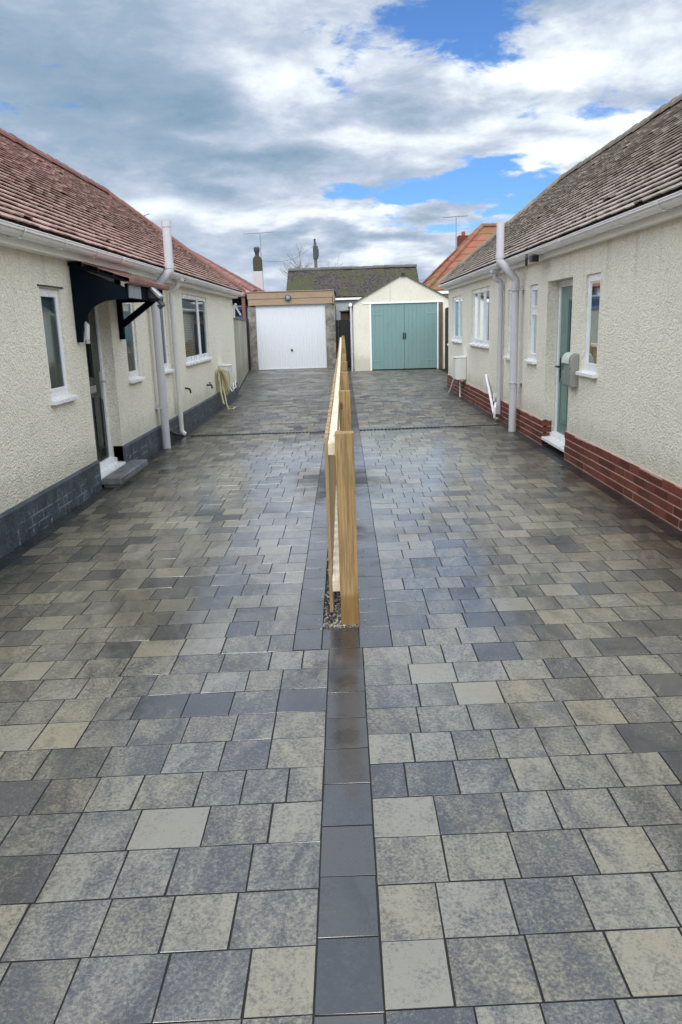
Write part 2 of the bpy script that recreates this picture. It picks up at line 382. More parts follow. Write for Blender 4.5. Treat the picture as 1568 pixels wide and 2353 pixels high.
t.l.new(t.mix(t.ss(a[0], .3, .9), (.06, .055, .05), (.34, .31, .27)), t.b.inputs['Base Color'])

# timber
def timber(name, c0, c1, grain=(60, 60, 3.0), rough=.75, green=.0):
    m, t = mat(name, rough=rough, spec=.3); o = t.obj(); a = attr(t)
    off = t.node('ShaderNodeCombineXYZ'); t.put(off.inputs[0], t.math('MULTIPLY', a[0], 17.0)); t.put(off.inputs[1], t.math('MULTIPLY', a[1], 31.0))
    p = t.vm('ADD', o, off.outputs[0])
    wv = t.noise(p, 3.0, 3, .5)
    pp = t.vm('ADD', t.scale(p, grain), t.vm('SCALE', (1, 1, 0)))
    n = t.noise(t.scale(p, grain), 1.0, 5, .6, 1.2); fn = t.noise(t.scale(p, tuple(g * 3 for g in grain)), 1.0, 3, .6)
    f = t.math('ADD', t.math('MULTIPLY', t.ss(n, .35, .68), .7), t.math('MULTIPLY', fn, .35))
    col = t.mix(f, c0, c1)
    col = t.mix(t.math('MULTIPLY', t.ss(a[2], .3, 1.0), .35), col, tuple(x * .6 for x in c1))
    # small knots
    kn = t.vor(t.scale(p, (9, 9, 4.0)), 1.0)
    col = t.mix(t.math('MULTIPLY', t.ss(kn, .16, .07), .7), col, tuple(x * .30 for x in c1))
    if green:
        sz_ = t.node('ShaderNodeSeparateXYZ'); t.put(sz_.inputs[0], o)
        col = t.mix(t.math('MULTIPLY', t.ss(t.math('ADD', sz_.outputs[2], t.math('MULTIPLY', fn, .03)), .20, .165), .6), col, (.16, .085, .018))
    if green: col = t.mix(t.math('MULTIPLY', t.ss(wv, .45, .7), green), col, (.13, .13, .05))
    t.l.new(col, t.b.inputs['Base Color']); bump(t, t.math('ADD', n, fn), .25, .004)
    return m
M['post'] = timber('treated_softwood', (.44, .30, .14), (.18, .11, .048), green=.55)
M['rail'] = timber('fresh_sawn_rail', (.72, .64, .50), (.58, .48, .35), (60, 3, 60))
M['picket'] = timber('picket_board', (.42, .31, .18), (.30, .20, .11))
M['fascia_wood'] = timber('timber_fascia', (.36, .265, .18), (.25, .18, .12), (3, 60, 60))
M['old_wood'] = timber('weathered_fence', (.15, .115, .075), (.085, .065, .045), (40, 40, 4))
M['pole_wood'] = timber('telegraph_pole', (.16, .13, .11), (.10, .08, .07), (20, 20, 1))

# roof tiles
def tile_mat(name, a0, a1, moss, mossamt, dk):
    m, t = mat(name, rough=.82, spec=.3); o = t.obj(); a = attr(t)
    col = t.mix(a[0], a0, a1)
    col = t.mix(t.math('MULTIPLY', t.ss(a[1], .90, .99), .45), col, dk)
    n = t.noise(o, 14, 5, .7); big = t.noise(o, .9, 5, .6)
    col = t.mix(t.math('MULTIPLY', t.ss(n, .5, .75), .22), col, dk)
    col = t.mix(t.math('MULTIPLY', t.ss(t.math('ADD', big, t.math('MULTIPLY', n, .35)), .60, .85), mossamt), col, moss)
    t.l.new(col, t.b.inputs['Base Color']); bump(t, t.noise(o, 60, 4, .6), .4, .006)
    return m
M['tile_left'] = tile_mat('red_brown_tiles', (.41, .265, .232), (.48, .33, .295), (.15, .14, .10), .35, (.10, .06, .055))
M['tile_right'] = tile_mat('grey_brown_tiles', (.36, .31, .275), (.43, .375, .335), (.16, .15, .10), .4, (.07, .06, .055))
M['ridge_left'] = tile_mat('red_ridge_tiles', (.185, .085, .070), (.25, .125, .105), (.15, .12, .08), .2, (.15, .07, .06))
M['ridge_right'] = tile_mat('mossy_ridge_tiles', (.20, .17, .14), (.28, .22, .18), (.09, .11, .05), .9, (.08, .07, .06))
M['tile_orange'] = tile_mat('orange_pantiles', (.21, .075, .048), (.27, .105, .068), (.13, .13, .04), .6, (.13, .05, .035))
M['tile_pink'] = tile_mat('faded_red_tiles', (.30, .16, .14), (.38, .23, .20), (.2, .17, .12), .2, (.18, .09, .08))
m, t = mat('mossy_roof', rough=.95, spec=.15); M['moss_roof'] = m; o = t.obj()
n = t.noise(o, 2.2, 6, .7); n2 = t.noise(o, 9, 5, .7); n3 = t.noise(t.vm('ADD', o, (4, 4, 4)), .55, 3)
sep = t.node('ShaderNodeSeparateXYZ'); t.put(sep.inputs[0], o)
col = t.mix(t.ss(n2, .38, .62), (.028, .024, .028), (.085, .070, .065))
col = t.mix(t.ss(t.math('ADD', n, t.math('MULTIPLY', t.math('SUBTRACT', n3, .5), .8)), .42, .62), col, t.mix(n2, (.040, .045, .020), (.085, .082, .045)))
col = t.mix(t.math('MULTIPLY', t.ss(t.noise(o, 16, 3), .66, .72), .6), col, (.32, .30, .28))
t.l.new(col, t.b.inputs['Base Color']); bump(t, t.math('ADD', n2, n), .8, .05)
m, t = mat('pebbledash_grey', rough=.9, spec=.2); M['pebble'] = m; o = t.obj()
n = t.noise(o, 4.5, 6, .75); n2 = t.noise(o, 34, 4, .7)
col = t.mix(t.ss(n, .35, .65), (.11, .10, .085), (.30, .28, .24)); col = t.mix(t.ss(n2, .58, .7), col, (.45, .43, .40))
t.l.new(col, t.b.inputs['Base Color']); bump(t, t.math('ADD', n2, t.vor(o, 60)), .7, .012)
M['chimney_moss'] = tile_mat('mossy_brick_stack', (.05, .045, .032), (.075, .062, .045), (.06, .065, .025), .7, (.03, .03, .025))
M['chimney_white'] = paint('white_render_stack', (.48, .45, .46), .8, .1)
M['sheet'] = paint('cement_sheet', (.10, .10, .09), .85, .2)
M['wall_grey'] = render_mat('grey_render', (.44, .47, .50), (.36, .38, .41), .5)
M['bark'], _ = mat('bark', (.16, .14, .12), .9)
m, t = mat('slate_step', rough=.45); M['step'] = m; o = t.obj()
t.l.new(t.mix(t.ss(t.noise(o, 7, 5, .6), .4, .7), (.16, .165, .17), (.07, .075, .085)), t.b.inputs['Base Color']); bump(t, t.noise(o, 50, 4), .3, .004)

# ------------------------------------------------------------------ ground and driveway
g = MB(); g.face([(-900, -60, -.06), (900, -60, -.06), (900, 2400, -.06), (-900, 2400, -.06)]); tag(g.build('ground', M['ground']), kind='structure')
XL, XR = -2.41, 2.38
def lowwall_x(y): return -2.46 - max(0, y - 17.5) * (.80 / 9.35)
bed = MB(); bed.box(-3.4, 3.3, -4, 27.3, -.055, -.0038); tag(bed.build('driveway_bedding', M['joint']), kind='structure')
def block(mb, x0, x1, y0, y1, skew, tone, zt=0.0, gap=.0024):
    ch = .0006
    x0 += gap; x1 -= gap; y0 += gap; y1 -= gap
    if x1 - x0 < .02 or y1 - y0 < .02: return
    z = zt + random.uniform(-.0005, .0005); zx = random.uniform(-.0007, .0007); zy = random.uniform(-.0007, .0007)
    jx = [random.uniform(-.0011, .0011) for _ in range(8)]
    vs = []
    for i, (xa, ya) in enumerate(((x0, y0), (x1, y0), (x1, y1), (x0, y1))):
        vs.append((xa + jx[i], ya + skew * xa + jx[i + 4], -.02))
    for i, (xa, ya) in enumerate(((x0, y0), (x1, y0), (x1, y1), (x0, y1))):
        vs.append((xa + jx[i], ya + skew * xa + jx[i + 4], z - ch * .8))
    for i, (xa, ya, sx_, sy_) in enumerate(((x0, y0, 1, 1), (x1, y0, -1, 1), (x1, y1, -1, -1), (x0, y1, 1, -1))):
        vs.append((xa + sx_ * ch + jx[i], ya + sy_ * ch + skew * xa + jx[i + 4], z + zx * sx_ + zy * sy_))
    fs = [(8, 9, 10, 11)]
    mb.grid(vs, fs, tone)
    sd_ = []
    for i in range(4):
        j = (i + 1) % 4
        sd_ += [(i, j, 4 + j, 4 + i), (4 + i, 4 + j, 8 + j, 8 + i)]
    mb.grid(vs, sd_, (-1.5, .2, tone[2]))
def rtone():
    r = random.random()
    a = random.gauss(.55, .17) if r < .9 else random.choice((.12, .95))
    return (min(1, max(0, a)), random.random(), random.random())
pv = MB(); ck = MB()
SK = {'L': .042, 'R': .034}
def rows_(side):
    sk = SK[side]; y = 1.61 - .199 * 28; k = 0
    while y < 27.3:
        ny = y + .199
        front = (y + .1) < 3.47
        if side == 'L':
            xi = -.107 if front else -.279; lim = -2.275 if y < 17.4 else lowwall_x(y) + .02
            x = xi; o = random.choice((.16, .2, .22, .12))
            while x > lim + .001:
                nx = max(lim, x - o)
                if nx - lim < .05: nx = lim
                if y + sk * x < 27.22 and (y + sk * nx) < 27.3: block(pv, nx, x, y, ny, sk, rtone())
                x = nx; o = random.choice((.15, .17, .19, .20, .22))
        else:
            xi = .052 if front else .195; lim = 2.245 if y < 17.6 else 3.0
            x = xi; o = random.choice((.16, .2, .22, .12))
            while x < lim - .001:
                nx = min(lim, x + o)
                if lim - nx < .05: nx = lim
                if y + sk * x < 24.95: block(pv, x, nx, y, ny, sk, rtone())
                x = nx; o = random.choice((.15, .17, .19, .20, .22))
        y = ny; k += 1
rows_('L'); rows_('R')
# charcoal strips
y = 3.404
while y > -4: block(ck, -.107, .052, y - .222, y, .02, rtone()); y -= .222
for xa, xb in ((-.28, -.143), (-.143, .038), (.038, .196)): block(ck, xa, xb, 3.404, 3.66, .03, rtone())
y = 3.66
while y < 27.2:
    block(ck, -.28, -.143, y, y + .2, .03, rtone())
    if y < 25: block(ck, .042, .196, y, y + .2, .02, rtone())
    y += .2
y = -4.0
while y < 17.5:
    block(ck, XL + .004, -2.275, y, y + .16, .04, rtone())
    block(ck, 2.245, XR - .004, y, y + .16, .035, rtone()); y += .16
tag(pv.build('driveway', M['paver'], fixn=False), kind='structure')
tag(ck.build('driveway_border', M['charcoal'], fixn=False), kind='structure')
# drain channel across both drives
for nm, xa, xb, ya, k, side in (('a', -2.2, -.285, 10.962, .042, 'left'), ('b', .2, 2.24, 10.98, .075, 'right')):
    d = MB(); n = 40
    for i in range(n):
        x0 = xa + (xb - xa) * i / n; x1 = xa + (xb - xa) * (i + .78) / n
        d.box(x0, x1, ya + k * x0, ya + k * x0 + .05, -.004, .012)
    d.box(xa, xb, ya - .012 + k * xa, ya - .004 + k * xa + 0, -.004, .001)
    dd = d.build('drain_channel', M['black'], base=((xa + xb) / 2, 11, 0))
    tag(dd, 'narrow black drain channel crossing the %s-hand drive' % side, 'drain', 'drain channels')

# gravel bed under the fence
gv = MB()
def stone(cx, cy, cz, r, c):
    a = [Vector((1, 0, 0)), Vector((-1, 0, 0)), Vector((0, 1, 0)), Vector((0, -1, 0)), Vector((0, 0, 1)), Vector((0, 0, -1))]
    rt = Matrix.Rotation(random.random() * 6, 3, Vector((random.random(), random.random(), random.random() + .1)).normalized())
    s3 = Vector((random.uniform(.7, 1.3), random.uniform(.7, 1.3), random.uniform(.5, .9)))
    vs = [Vector((cx, cy, cz)) + r * (rt @ Vector((p.x * s3.x, p.y * s3.y, p.z * s3.z))) for p in a]
    gv.grid(vs, [(4, 0, 2), (4, 2, 1), (4, 1, 3), (4, 3, 0), (5, 2, 0), (5, 1, 2), (5, 3, 1), (5, 0, 3)], c)
for i in range(5200):
    y = 3.67 + (random.random() ** 2.0) * 21.5
    stone(random.uniform(-.138, .038), y, random.uniform(-.012, .008), random.uniform(.006, .012), (random.random(), 0, 0))
for i in range(46):
    stone(random.choice((random.gauss(.085, .03), random.gauss(-.17, .02))), 3.5 + random.random() ** 2 * 6, .003, random.uniform(.003, .0065), (random.uniform(.6, 1), 0, 0))
tag(gv.build('gravel', M['gravel']), kind='stuff')

# ------------------------------------------------------------------ reusable house pieces
def wall_plane(mb, X, s, y0, y1, z0, z1, ops, depth=.13):
    ys = sorted({y0, y1, *[v for o in ops for v in o[:2]]}); zs = sorted({z0, z1, *[v for o in ops for v in o[2:4]]})
    ys = [v for v in ys if y0 <= v <= y1]; zs = [v for v in zs if z0 <= v <= z1]
    for i in range(len(ys) - 1):
        for j in range(len(zs) - 1):
            ym, zm = (ys[i] + ys[i + 1]) / 2, (zs[j] + zs[j + 1]) / 2
            if any(o[0] < ym < o[1] and o[2] < zm < o[3] for o in ops): continue
            a, b, c, d = (X, ys[i], zs[j]), (X, ys[i + 1], zs[j]), (X, ys[i + 1], zs[j + 1]), (X, ys[i], zs[j + 1])
            mb.face([a, b, c, d] if s > 0 else [d, c, b, a])
    for ya, yb, za, zb in [o[:4] for o in ops]:
        za = max(za, z0); Xi = X - s * depth
        q = [[(X, ya, za), (X, ya, zb), (Xi, ya, zb), (Xi, ya, za)], [(X, yb, za), (Xi, yb, za), (Xi, yb, zb), (X, yb, zb)],
             [(X, ya, zb), (X, yb, zb), (Xi, yb, zb), (Xi, ya, zb)]]
        if za > z0: q.append([(X, ya, za), (Xi, ya, za), (Xi, yb, za), (X, yb, za)])
        for f in q: mb.face(f if s > 0 else f[::-1])

def window(parent, X, s, ya, yb, za, zb, mull=(), transom=None, fill='curtain', rec=.022, label=None):
    """part: frame; sub-parts: sill, pane(s), blind"""
    f = MB(); t = .042; a, b = X - s * rec, X - s * (rec + .06)
    f.box(a, b, ya + .002, ya + t, za + .002, zb - .002); f.box(a, b, yb - t, yb - .002, za + .002, zb - .002)
    f.box(a, b, ya + t, yb - t, za + .002, za + t + .01); f.box(a, b, ya + t, yb - t, zb - t, zb - .002)
    edges = [ya + t] + [ya + (yb - ya) * m_ for m_ in mull] + [yb - t]
    for m_ in mull:
        c = ya + (yb - ya) * m_; f.box(a + s * .004, b, c - .026, c + .026, za + t, zb - t)
    if transom:
        zt = za + (zb - za) * transom; f.box(a + s * .003, b, ya + t, yb - t, zt - .03, zt + .03)
    # opener sashes stand proud, with beads
    for i in range(len(edges) - 1):
        e0 = edges[i] + (.03 if i else 0); e1 = edges[i + 1] - (.03 if i < len(edges) - 2 else 0)
        zr = [(za + t + .01, zb - t)] if not transom else [(za + t + .01, zt - .03), (zt + .03, zb - t)]
        for z0, z1 in zr:
            pr = a + s * (.010 if (i % 2 == 1 or transom) else .002)
            for bx in ((e0, e0 + .022, z0, z1), (e1 - .022, e1, z0, z1), (e0 + .022, e1 - .022, z0, z0 + .026), (e0 + .022, e1 - .022, z1 - .026, z1)):
                f.box(pr, b + s * .005, bx[0], bx[1], bx[2], bx[3])
    fo = f.build('window', M['upvc'], parent, bevel=.003)
    if label: fo['label'] = label
    p = MB(); xp = X - s * (rec + .010)
    for i in range(len(edges) - 1):
        p.face([(xp, edges[i] + .01, za + t), (xp, edges[i + 1] - .01, za + t), (xp, edges[i + 1] - .01, zb - t), (xp, edges[i] + .01, zb - t)])
    p.build('pane', M['glass'], fo, fixn=False)
    sl = MB()
    sl.prism([(X - s * .06, za + .012), (X + s * .05, za - .012), (X + s * .05, za - .045), (X - s * .002, za - .045), (X - s * .06, za - .02)], 'y', ya - .05, yb + .05)
    sl.build('sill', M['upvc'], fo, bevel=.003)
    r = MB(); xi = X - s * .45
    for q in ([(xi, ya - .2, za - .2), (xi, yb + .2, za - .2), (xi, yb + .2, zb + .2), (xi, ya - .2, zb + .2)],):
        r.face(q)
    for yy in (ya - .01, yb + .01): r.face([(xi, yy, za - .1), (X - s * .14, yy, za - .1), (X - s * .14, yy, zb + .1), (xi, yy, zb + .1)])
    r.face([(xi, ya, zb + .01), (xi, yb, zb + .01), (X - s * .14, yb, zb + .01), (X - s * .14, ya, zb + .01)])
    r.face([(xi, ya, za - .01), (xi, yb, za - .01), (X - s * .14, yb, za - .01), (X - s * .14, ya, za - .01)])
    r.build('room_wall', M['room'], fo, fixn=False)
    c = MB(); xc = X - s * .20
    if fill == 'blind':
        xc = X - s * .085; z = za + .05
        while z < zb - .30:
            c.face([(xc - s * .010, ya + .05, z), (xc - s * .010, yb - .05, z), (xc + s * .012, yb - .05, z + .030), (xc + s * .012, ya + .05, z + .030)]); z += .036
        c.build('blind', M['blind'], fo, fixn=False)
    elif fill == 'full':  # added sheet; left panes' grey-green reflection is put into its colour
        n = 24; xc = X - s * .075
        for i in range(n):
            u0, u1 = ya + (yb - ya) * i / n, ya + (yb - ya) * (i + 1) / n
            x0 = xc + .012 * math.sin(i * 2.1); x1 = xc + .012 * math.sin((i + 1) * 2.1)
            c.face([(x0, u0, za), (x1, u1, za), (x1, u1, zb), (x0, u0, zb)])
        c.build('curtain', M['blind'], fo, fixn=False)
    else:
        for lo, hi in ((0, .38), (.72, 1)):
            n = 10
            for i in range(n):
                u0 = ya + (yb - ya) * (lo + (hi - lo) * i / n); u1 = ya + (yb - ya) * (lo + (hi - lo) * (i + 1) / n)
                x0 = xc + .015 * math.sin(i * 2.3); x1 = xc + .015 * math.sin((i + 1) * 2.3)
                c.face([(x0, u0, za), (x1, u1, za), (x1, u1, zb), (x0, u0, zb)])
        c.build('curtain', M['curtain'], fo, fixn=False)
    return fo

def door(parent, X, s, ya, yb, z0, zt, dmat, rec=.12, label=None):
    a = X - s * rec; f = MB(); t = .07
    f.box(a, a - s * .07, ya + .002, ya + t, z0, zt - .002); f.box(a, a - s * .07, yb - t, yb - .002, z0, zt - .002); f.box(a, a - s * .07, ya + t, yb - t, zt - t, zt - .002)
    xd = a - s * .018
    d = MB(); l0, l1, b0, b1 = ya + t, yb - t, z0 + .05, zt - t
    gy0, gy1 = (l0 + l1) / 2 - .10, (l0 + l1) / 2 + .10; gz0 = b0 + (b1 - b0) * .50; gz1 = b1 - .16
    def slab(x0, x1, yy0, yy1, zz0, zz1): d.box(x0, x1, yy0, yy1, zz0, zz1)
    xb = xd - s * .045
    slab(xd, xb, l0, gy0, b0, b1); slab(xd, xb, gy1, l1, b0, b1); slab(xd, xb, gy0, gy1, b0, gz0); slab(xd, xb, gy0, gy1, gz1, b1)
    # raised mouldings: glazing surround and two lower panels
    for (u0, u1, v0, v1) in ((gy0 - .03, gy1 + .03, gz0 - .03, gz1 + .03), (l0 + .09, (l0 + l1) / 2 - .035, b0 + .12, gz0 - .20), ((l0 + l1) / 2 + .035, l1 - .09, b0 + .12, gz0 - .20)):
        q = .018
        for bx in ((u0, u0 + q, v0, v1), (u1 - q, u1, v0, v1), (u0 + q, u1 - q, v0, v0 + q), (u0 + q, u1 - q, v1 - q, v1)):
            d.box(xd + s * .010, xd - s * .004, bx[0], bx[1], bx[2], bx[3])
    do = d.build('door', dmat, parent, bevel=.003)
    if label: do['label'] = label
    f.build('door_frame', M['upvc'], do, bevel=.003)
    g_ = MB(); g_.box(xd - s * .015, xd - s * .03, gy0, gy1, gz0, gz1); g_.build('glass', M['glass'], do)
    bk = MB(); bk.box(xd - s * .2, xd - s * .21, l0, l1, b0, b1); bk.build('room_wall', M['room'], do)
    th = MB(); th.prism([(a + s * .0, z0 + .052), (a + s * .05, z0 + .030), (a + s * .05, z0 - .008), (a + s * (rec + .02), z0 - .016), (a + s * (rec + .02), z0 - .05), (a - s * .06, z0 - .05), (a - s * .06, z0 + .049)], 'y', ya + .004, yb - .004)
    th.build('threshold', M['upvc'], do, bevel=.003)
    lp = MB(); zl = gz0 - .12
    lp.box(xd, xd + s * .014, (l0 + l1) / 2 - .13, (l0 + l1) / 2 + .13, zl - .035, zl + .035); lp.build('letter_plate', M['steel'], do, bevel=.005)
    h = MB(); yh = l1 - .06
    h.box(xd, xd + s * .010, yh - .018, yh + .018, zl - .12, zl + .16); h.tube([(xd + s * .01, yh, zl + .06), (xd + s * .055, yh, zl + .06), (xd + s * .055, yh - .12, zl + .06)], .010, 8)
    h.build('handle', M['black'] if dmat is M['door_sage'] else M['steel'], do)
    return do

def roof_slope(mb, s, Xe, ze, y0, y1, T, ta, hip0, hip1, gauge=.1, tw=.165, thick=.023):
    """small plain tiles on the slope that faces the drive"""
    al = math.atan(ta); ca, sa = math.cos(al), math.sin(al); L = T / ca; n = int(L / gauge)
    for r in range(n + 1):
        u = r * gauge; ul = min(u + gauge * 1.12, L)
        if ul - u < .02: continue
        ins = (u + gauge * .5) * ca
        a = y0 + (ins if hip0 else 0); b = y1 - (ins if hip1 else 0)
        off = (tw / 2 if r % 2 else 0)
        y = a - off - ((a - y0) % tw)
        while y < b:
            c0, c1 = max(y + .001, a), min(y + tw - .001, b); y += tw
            if c1 - c0 < .02: continue
            lift = thick + random.uniform(-.002, .004) + (.012 if random.random() < .012 else 0)
            du = random.uniform(-.005, .005); col = (random.random(), random.random(), random.random())
            def Pt(yy, uu, nn): return (s * (Xe + uu * ca - nn * sa), yy, ze + uu * sa + nn * ca)
            cm = .004 * random.random()
            vs = [Pt(c0, u + du, lift + cm), Pt(c1, u + du, lift), Pt(c1, ul, .001), Pt(c0, ul, .001 + cm), Pt(c0, u + du, lift + cm - .011), Pt(c1, u + du, lift - .011), Pt(c1, u + gauge * .9, -.004), Pt(c0, u + gauge * .9, -.004)]
            mb.grid(vs, [(0, 1, 2, 3), (0, 4, 5, 1), (0, 3, 4), (1, 5, 2), (4, 7, 6, 5)], col)
def hip_slope(mb, s, Xe, Xr, ze, ye, ta, gauge=.1, tw=.165, thick=.023):
    """hipped end, facing +Y; full width from the near eave to the far eave"""
    al = math.atan(ta); ca, sa = math.cos(al), math.sin(al); T = Xr - Xe; n = int(T / ca / gauge)
    for r in range(n + 1):
        u = r * gauge; ul = min(u + gauge * 1.12, T / ca)
        if ul - u < .02: continue
        ins = (u + gauge * .5) * ca; a, b = Xe + ins, 2 * Xr - Xe - ins; y = a - (tw / 2 if r % 2 else 0)
        while y < b:
            c0, c1 = max(y + .001, a), min(y + tw - .001, b); y += tw
            if c1 - c0 < .02: continue
            lift = thick + random.uniform(-.002, .004); col = (random.random(), random.random(), random.random())
            def Pt(xx, uu, nn): return (s * xx, ye - uu * ca + nn * sa, ze + uu * sa + nn * ca)
            vs = [Pt(c0, u, lift), Pt(c1, u, lift), Pt(c1, ul, .001), Pt(c0, ul, .001), Pt(c0, u, lift - .011), Pt(c1, u, lift - .011), Pt(c1, u + gauge * .9, -.004), Pt(c0, u + gauge * .9, -.004)]
            mb.grid(vs, [(0, 1, 2, 3), (0, 4, 5, 1), (4, 7, 6, 5)], col)
def ridge_run(mb, a, b, r=.11, L=.33, jit=.006):
    a = Vector(a); b = Vector(b); d = (b - a); n = max(1, int(d.length / L)); dn = d.normalized()
    side = dn.cross(Vector((0, 0, 1))).normalized(); up = side.cross(dn)
    for i in range(n):
        p0 = a + d * (i / n); p1 = a + d * ((i + 1.04) / n); col = (random.random(), random.random(), random.random())
        j = Vector((random.uniform(-jit, jit), 0, random.uniform(-jit, jit))); k = 8; base = len(mb.v)
        for p, rr in ((p0 + j, r * 1.04), (p1 + j, r * .94)):
            for q in range(k + 1):
                th_ = R(-12) + (math.pi + R(24)) * q / k
                mb.v.append(tuple(p + side * math.cos(th_) * rr + up * (math.sin(th_) * rr * .85 - .02)))
        for q in range(k):
            mb.f.append((base + q, base + q + 1, base + k + 2 + q, base + k + 1 + q)); mb.c.append(col)
        mb.f.append(tuple(base + q for q in range(k + 1))); mb.c.append((col[0], .99, col[2]))

def bungalow(s, X, yend, ze, T, ta, yeave, label, wallm, tilem, ridgem, ops, pl_ops):
    h = thing('bungalow', (s * -X if False else X, 7.0, 0), label, 'bungalow', None)
    # here X is the signed wall plane, s the outward normal's sign (towards the drive); side is the sign of X
    sd = -s; Xe = 2.17; Xr = Xe + T; far = 2 * Xr - Xe - .2
    wl = MB(); wall_plane(wl, X, s, -4, yend, .0, ze + .02, ops)
    xa = X; xb = sd * far
    wl.face([(xa, yend, 0), (xb, yend, 0), (xb, yend, ze), (xa, yend, ze)]); wl.face([(xa, -4, 0), (xb, -4, 0), (xb, -4, ze), (xa, -4, ze)])
    wl.face([(xb, -4, 0), (xb, yend, 0), (xb, yend, ze), (xb, -4, ze)])
    wl.build('wall', wallm, h, fixn=False)
    rf = MB(); roof_slope(rf, sd, Xe, ze + .02, -4.2, yeave, T, ta, False, True); hip_slope(rf, sd, Xe, Xr, ze + .02, yeave, ta)
    zr = ze + .02 + T * ta
    def U(x, y, z): return (sd * x, y, z)
    rf.face([U(2 * Xr - Xe, -4.2, ze), U(2 * Xr - Xe, yeave, ze), U(Xr, yeave - T, zr), U(Xr, -4.2, zr)], (.5, .5, .5))
    rf.face([U(Xe, -4.2, ze - .02), U(Xe, yeave, ze - .02), U(Xr, yeave - T, zr - .03), U(Xr, -4.2, zr - .03)], (.3, .3, .3))
    rf.face([U(Xe, yeave, ze - .02), U(2 * Xr - Xe, yeave, ze - .02), U(Xr, yeave - T, zr - .03)], (.3, .3, .3))
    rf.face([U(Xe, -4.2, ze), U(2 * Xr - Xe, -4.2, ze), U(Xr, -4.2, zr)], (.3, .3, .3))
    ro = rf.build('roof', tilem, h, fixn=False)
    rg = MB(); ridge_run(rg, U(Xr, -4.2, zr + .01), U(Xr, yeave - T + .1, zr + .01)); ridge_run(rg, U(Xr, yeave - T, zr + .02), U(Xe + .02, yeave - .02, ze + .05), .10)
    ridge_run(rg, U(Xr, yeave - T, zr + .02), U(2 * Xr - Xe - .02, yeave - .02, ze + .05), .10)
    rg.build('ridge_tiles', ridgem, ro, fixn=False, smooth=False)
    # fascia, soffit, gutter
    fx = sd * 2.30; fa = MB(); fa.box(fx, fx + sd * .02, -4.1, yend + .12, ze - .10, ze + .03); fa.box(sd * 2.32, sd * far, yend + .10, yend + .12, ze - .10, ze + .03)
    fa.box(fx + sd * .021, X + s * .001, -4.1, yend + .10, ze - .098, ze - .085)
    fa.build('fascia', M['fascia'], h, bevel=.002)
    gt = MB(); cx = sd * 2.235; r = .062; n = 10; zt = ze + .005
    y0g, y1g = -4.1, yend + .14; prof = []
    for q in range(n + 1):
        th_ = math.pi + math.pi * q / n; prof.append((math.cos(th_) * r, math.sin(th_) * r))
    ins = [(p[0] * .93, p[1] * .93 + .0) for p in prof]; pr = prof + ins[::-1]
    gt.prism([(cx + p[0], zt + p[1]) for p in pr], 'y', y0g, y1g)
    gt.prism([(cx + p[0], zt + p[1]) for p in prof], 'y', y1g, y1g + .004)
    gt.tube([(cx + s * r, y0g, zt), (cx + s * r, y1g, zt)], .006, 6)
    y = -3.4; k = 0
    while y < yend:
        for q in range(n):
            th0, th1 = math.pi + math.pi * q / n, math.pi + math.pi * (q + 1) / n; r2 = r + .006
            w2 = .045 if k % 4 == 2 else .014
            gt.grid([(cx + math.cos(th0) * r2, y - w2, zt + math.sin(th0) * r2), (cx + math.cos(th1) * r2, y - w2, zt + math.sin(th1) * r2), (cx + math.cos(th1) * r2, y + w2, zt + math.sin(th1) * r2), (cx + math.cos(th0) * r2, y + w2, zt + math.sin(th0) * r2)], [(0, 1, 2, 3)])
        if k % 4 != 2: gt.bar((fx + s * .002, y, ze - .05), (cx + s * .02, y, ze - .062), .02, .012)
        y += .82; k += 1
    gt.build('gutter', M['gutter'], h, smooth=True)
    return h

def collar(mb, x, y, z, r, h=.045): mb.tube([(x, y, z - h), (x, y, z + h)], r, 16)
def arc3(p0, p1, p2, n=5):        # soft bend
    p0, p1, p2 = Vector(p0), Vector(p1), Vector(p2)
    return [((1 - t) ** 2) * p0 + 2 * t * (1 - t) * p1 + t * t * p2 for t in [i / n for i in range(n + 1)]]

# ------------------------------------------------------------------ left bungalow
LO = [(6.38, 6.84, .96, 1.85), (7.36, 8.23, .0, 1.98), (8.75, 9.22, .96, 1.85), (10.38, 10.86, .96, 1.85), (12.0, 14.14, .98, 2.01)]
left = bungalow(1, XL, 17.5, 2.20, 2.25, .80, 17.72, 'cream rendered bungalow with red-brown tiled roof, on the left of the drives', M['cream'], M['tile_left'], M['ridge_left'], LO, None)
p = MB()
for a, b in ((-4, 7.36), (8.23, 17.5)):
    p.prism([(XL - .1, 0), (XL + .018, 0), (XL + .018, .262), (XL + .001, .285), (XL - .1, .285)], 'y', a, b)
p.box(XL - .12, XL - .1, 7.3, 8.29, 0, .09)
p.build('plinth', M['plinth'], left)
window(left, XL, 1, *LO[0], fill='full'); window(left, XL, 1, *LO[2], fill='full'); window(left, XL, 1, *LO[3], fill='full')
window(left, XL, 1, *LO[4], mull=(.64,), fill='blind', label='wide white window with a lowered grey blind')
door(left, XL, 1, 7.36, 8.23, .13, 1.98, M['door_black'], rec=.115, label='black front door with a narrow glazed strip')
# dark strip built as the lintel's shadow over near window
v = MB(); v.box(XL - .02, XL + .012, 6.34, 6.9, 1.858, 1.870); v.build('shadow_strip', M['darkgrey'], left)
st = MB(); st.prism([(XL + .02, .035), (XL + .20, .035), (XL + .20, .088), (XL + .185, .095), (XL - .1, .095), (XL - .1, .035)], 'y', 7.375, 8.46)
st.prism([(XL + .02, -.01), (XL + .17, -.01), (XL + .17, .035), (XL + .02, .035)], 'y', 7.41, 8.42)
st.build('doorstep', M['step'], left, bevel=.003)
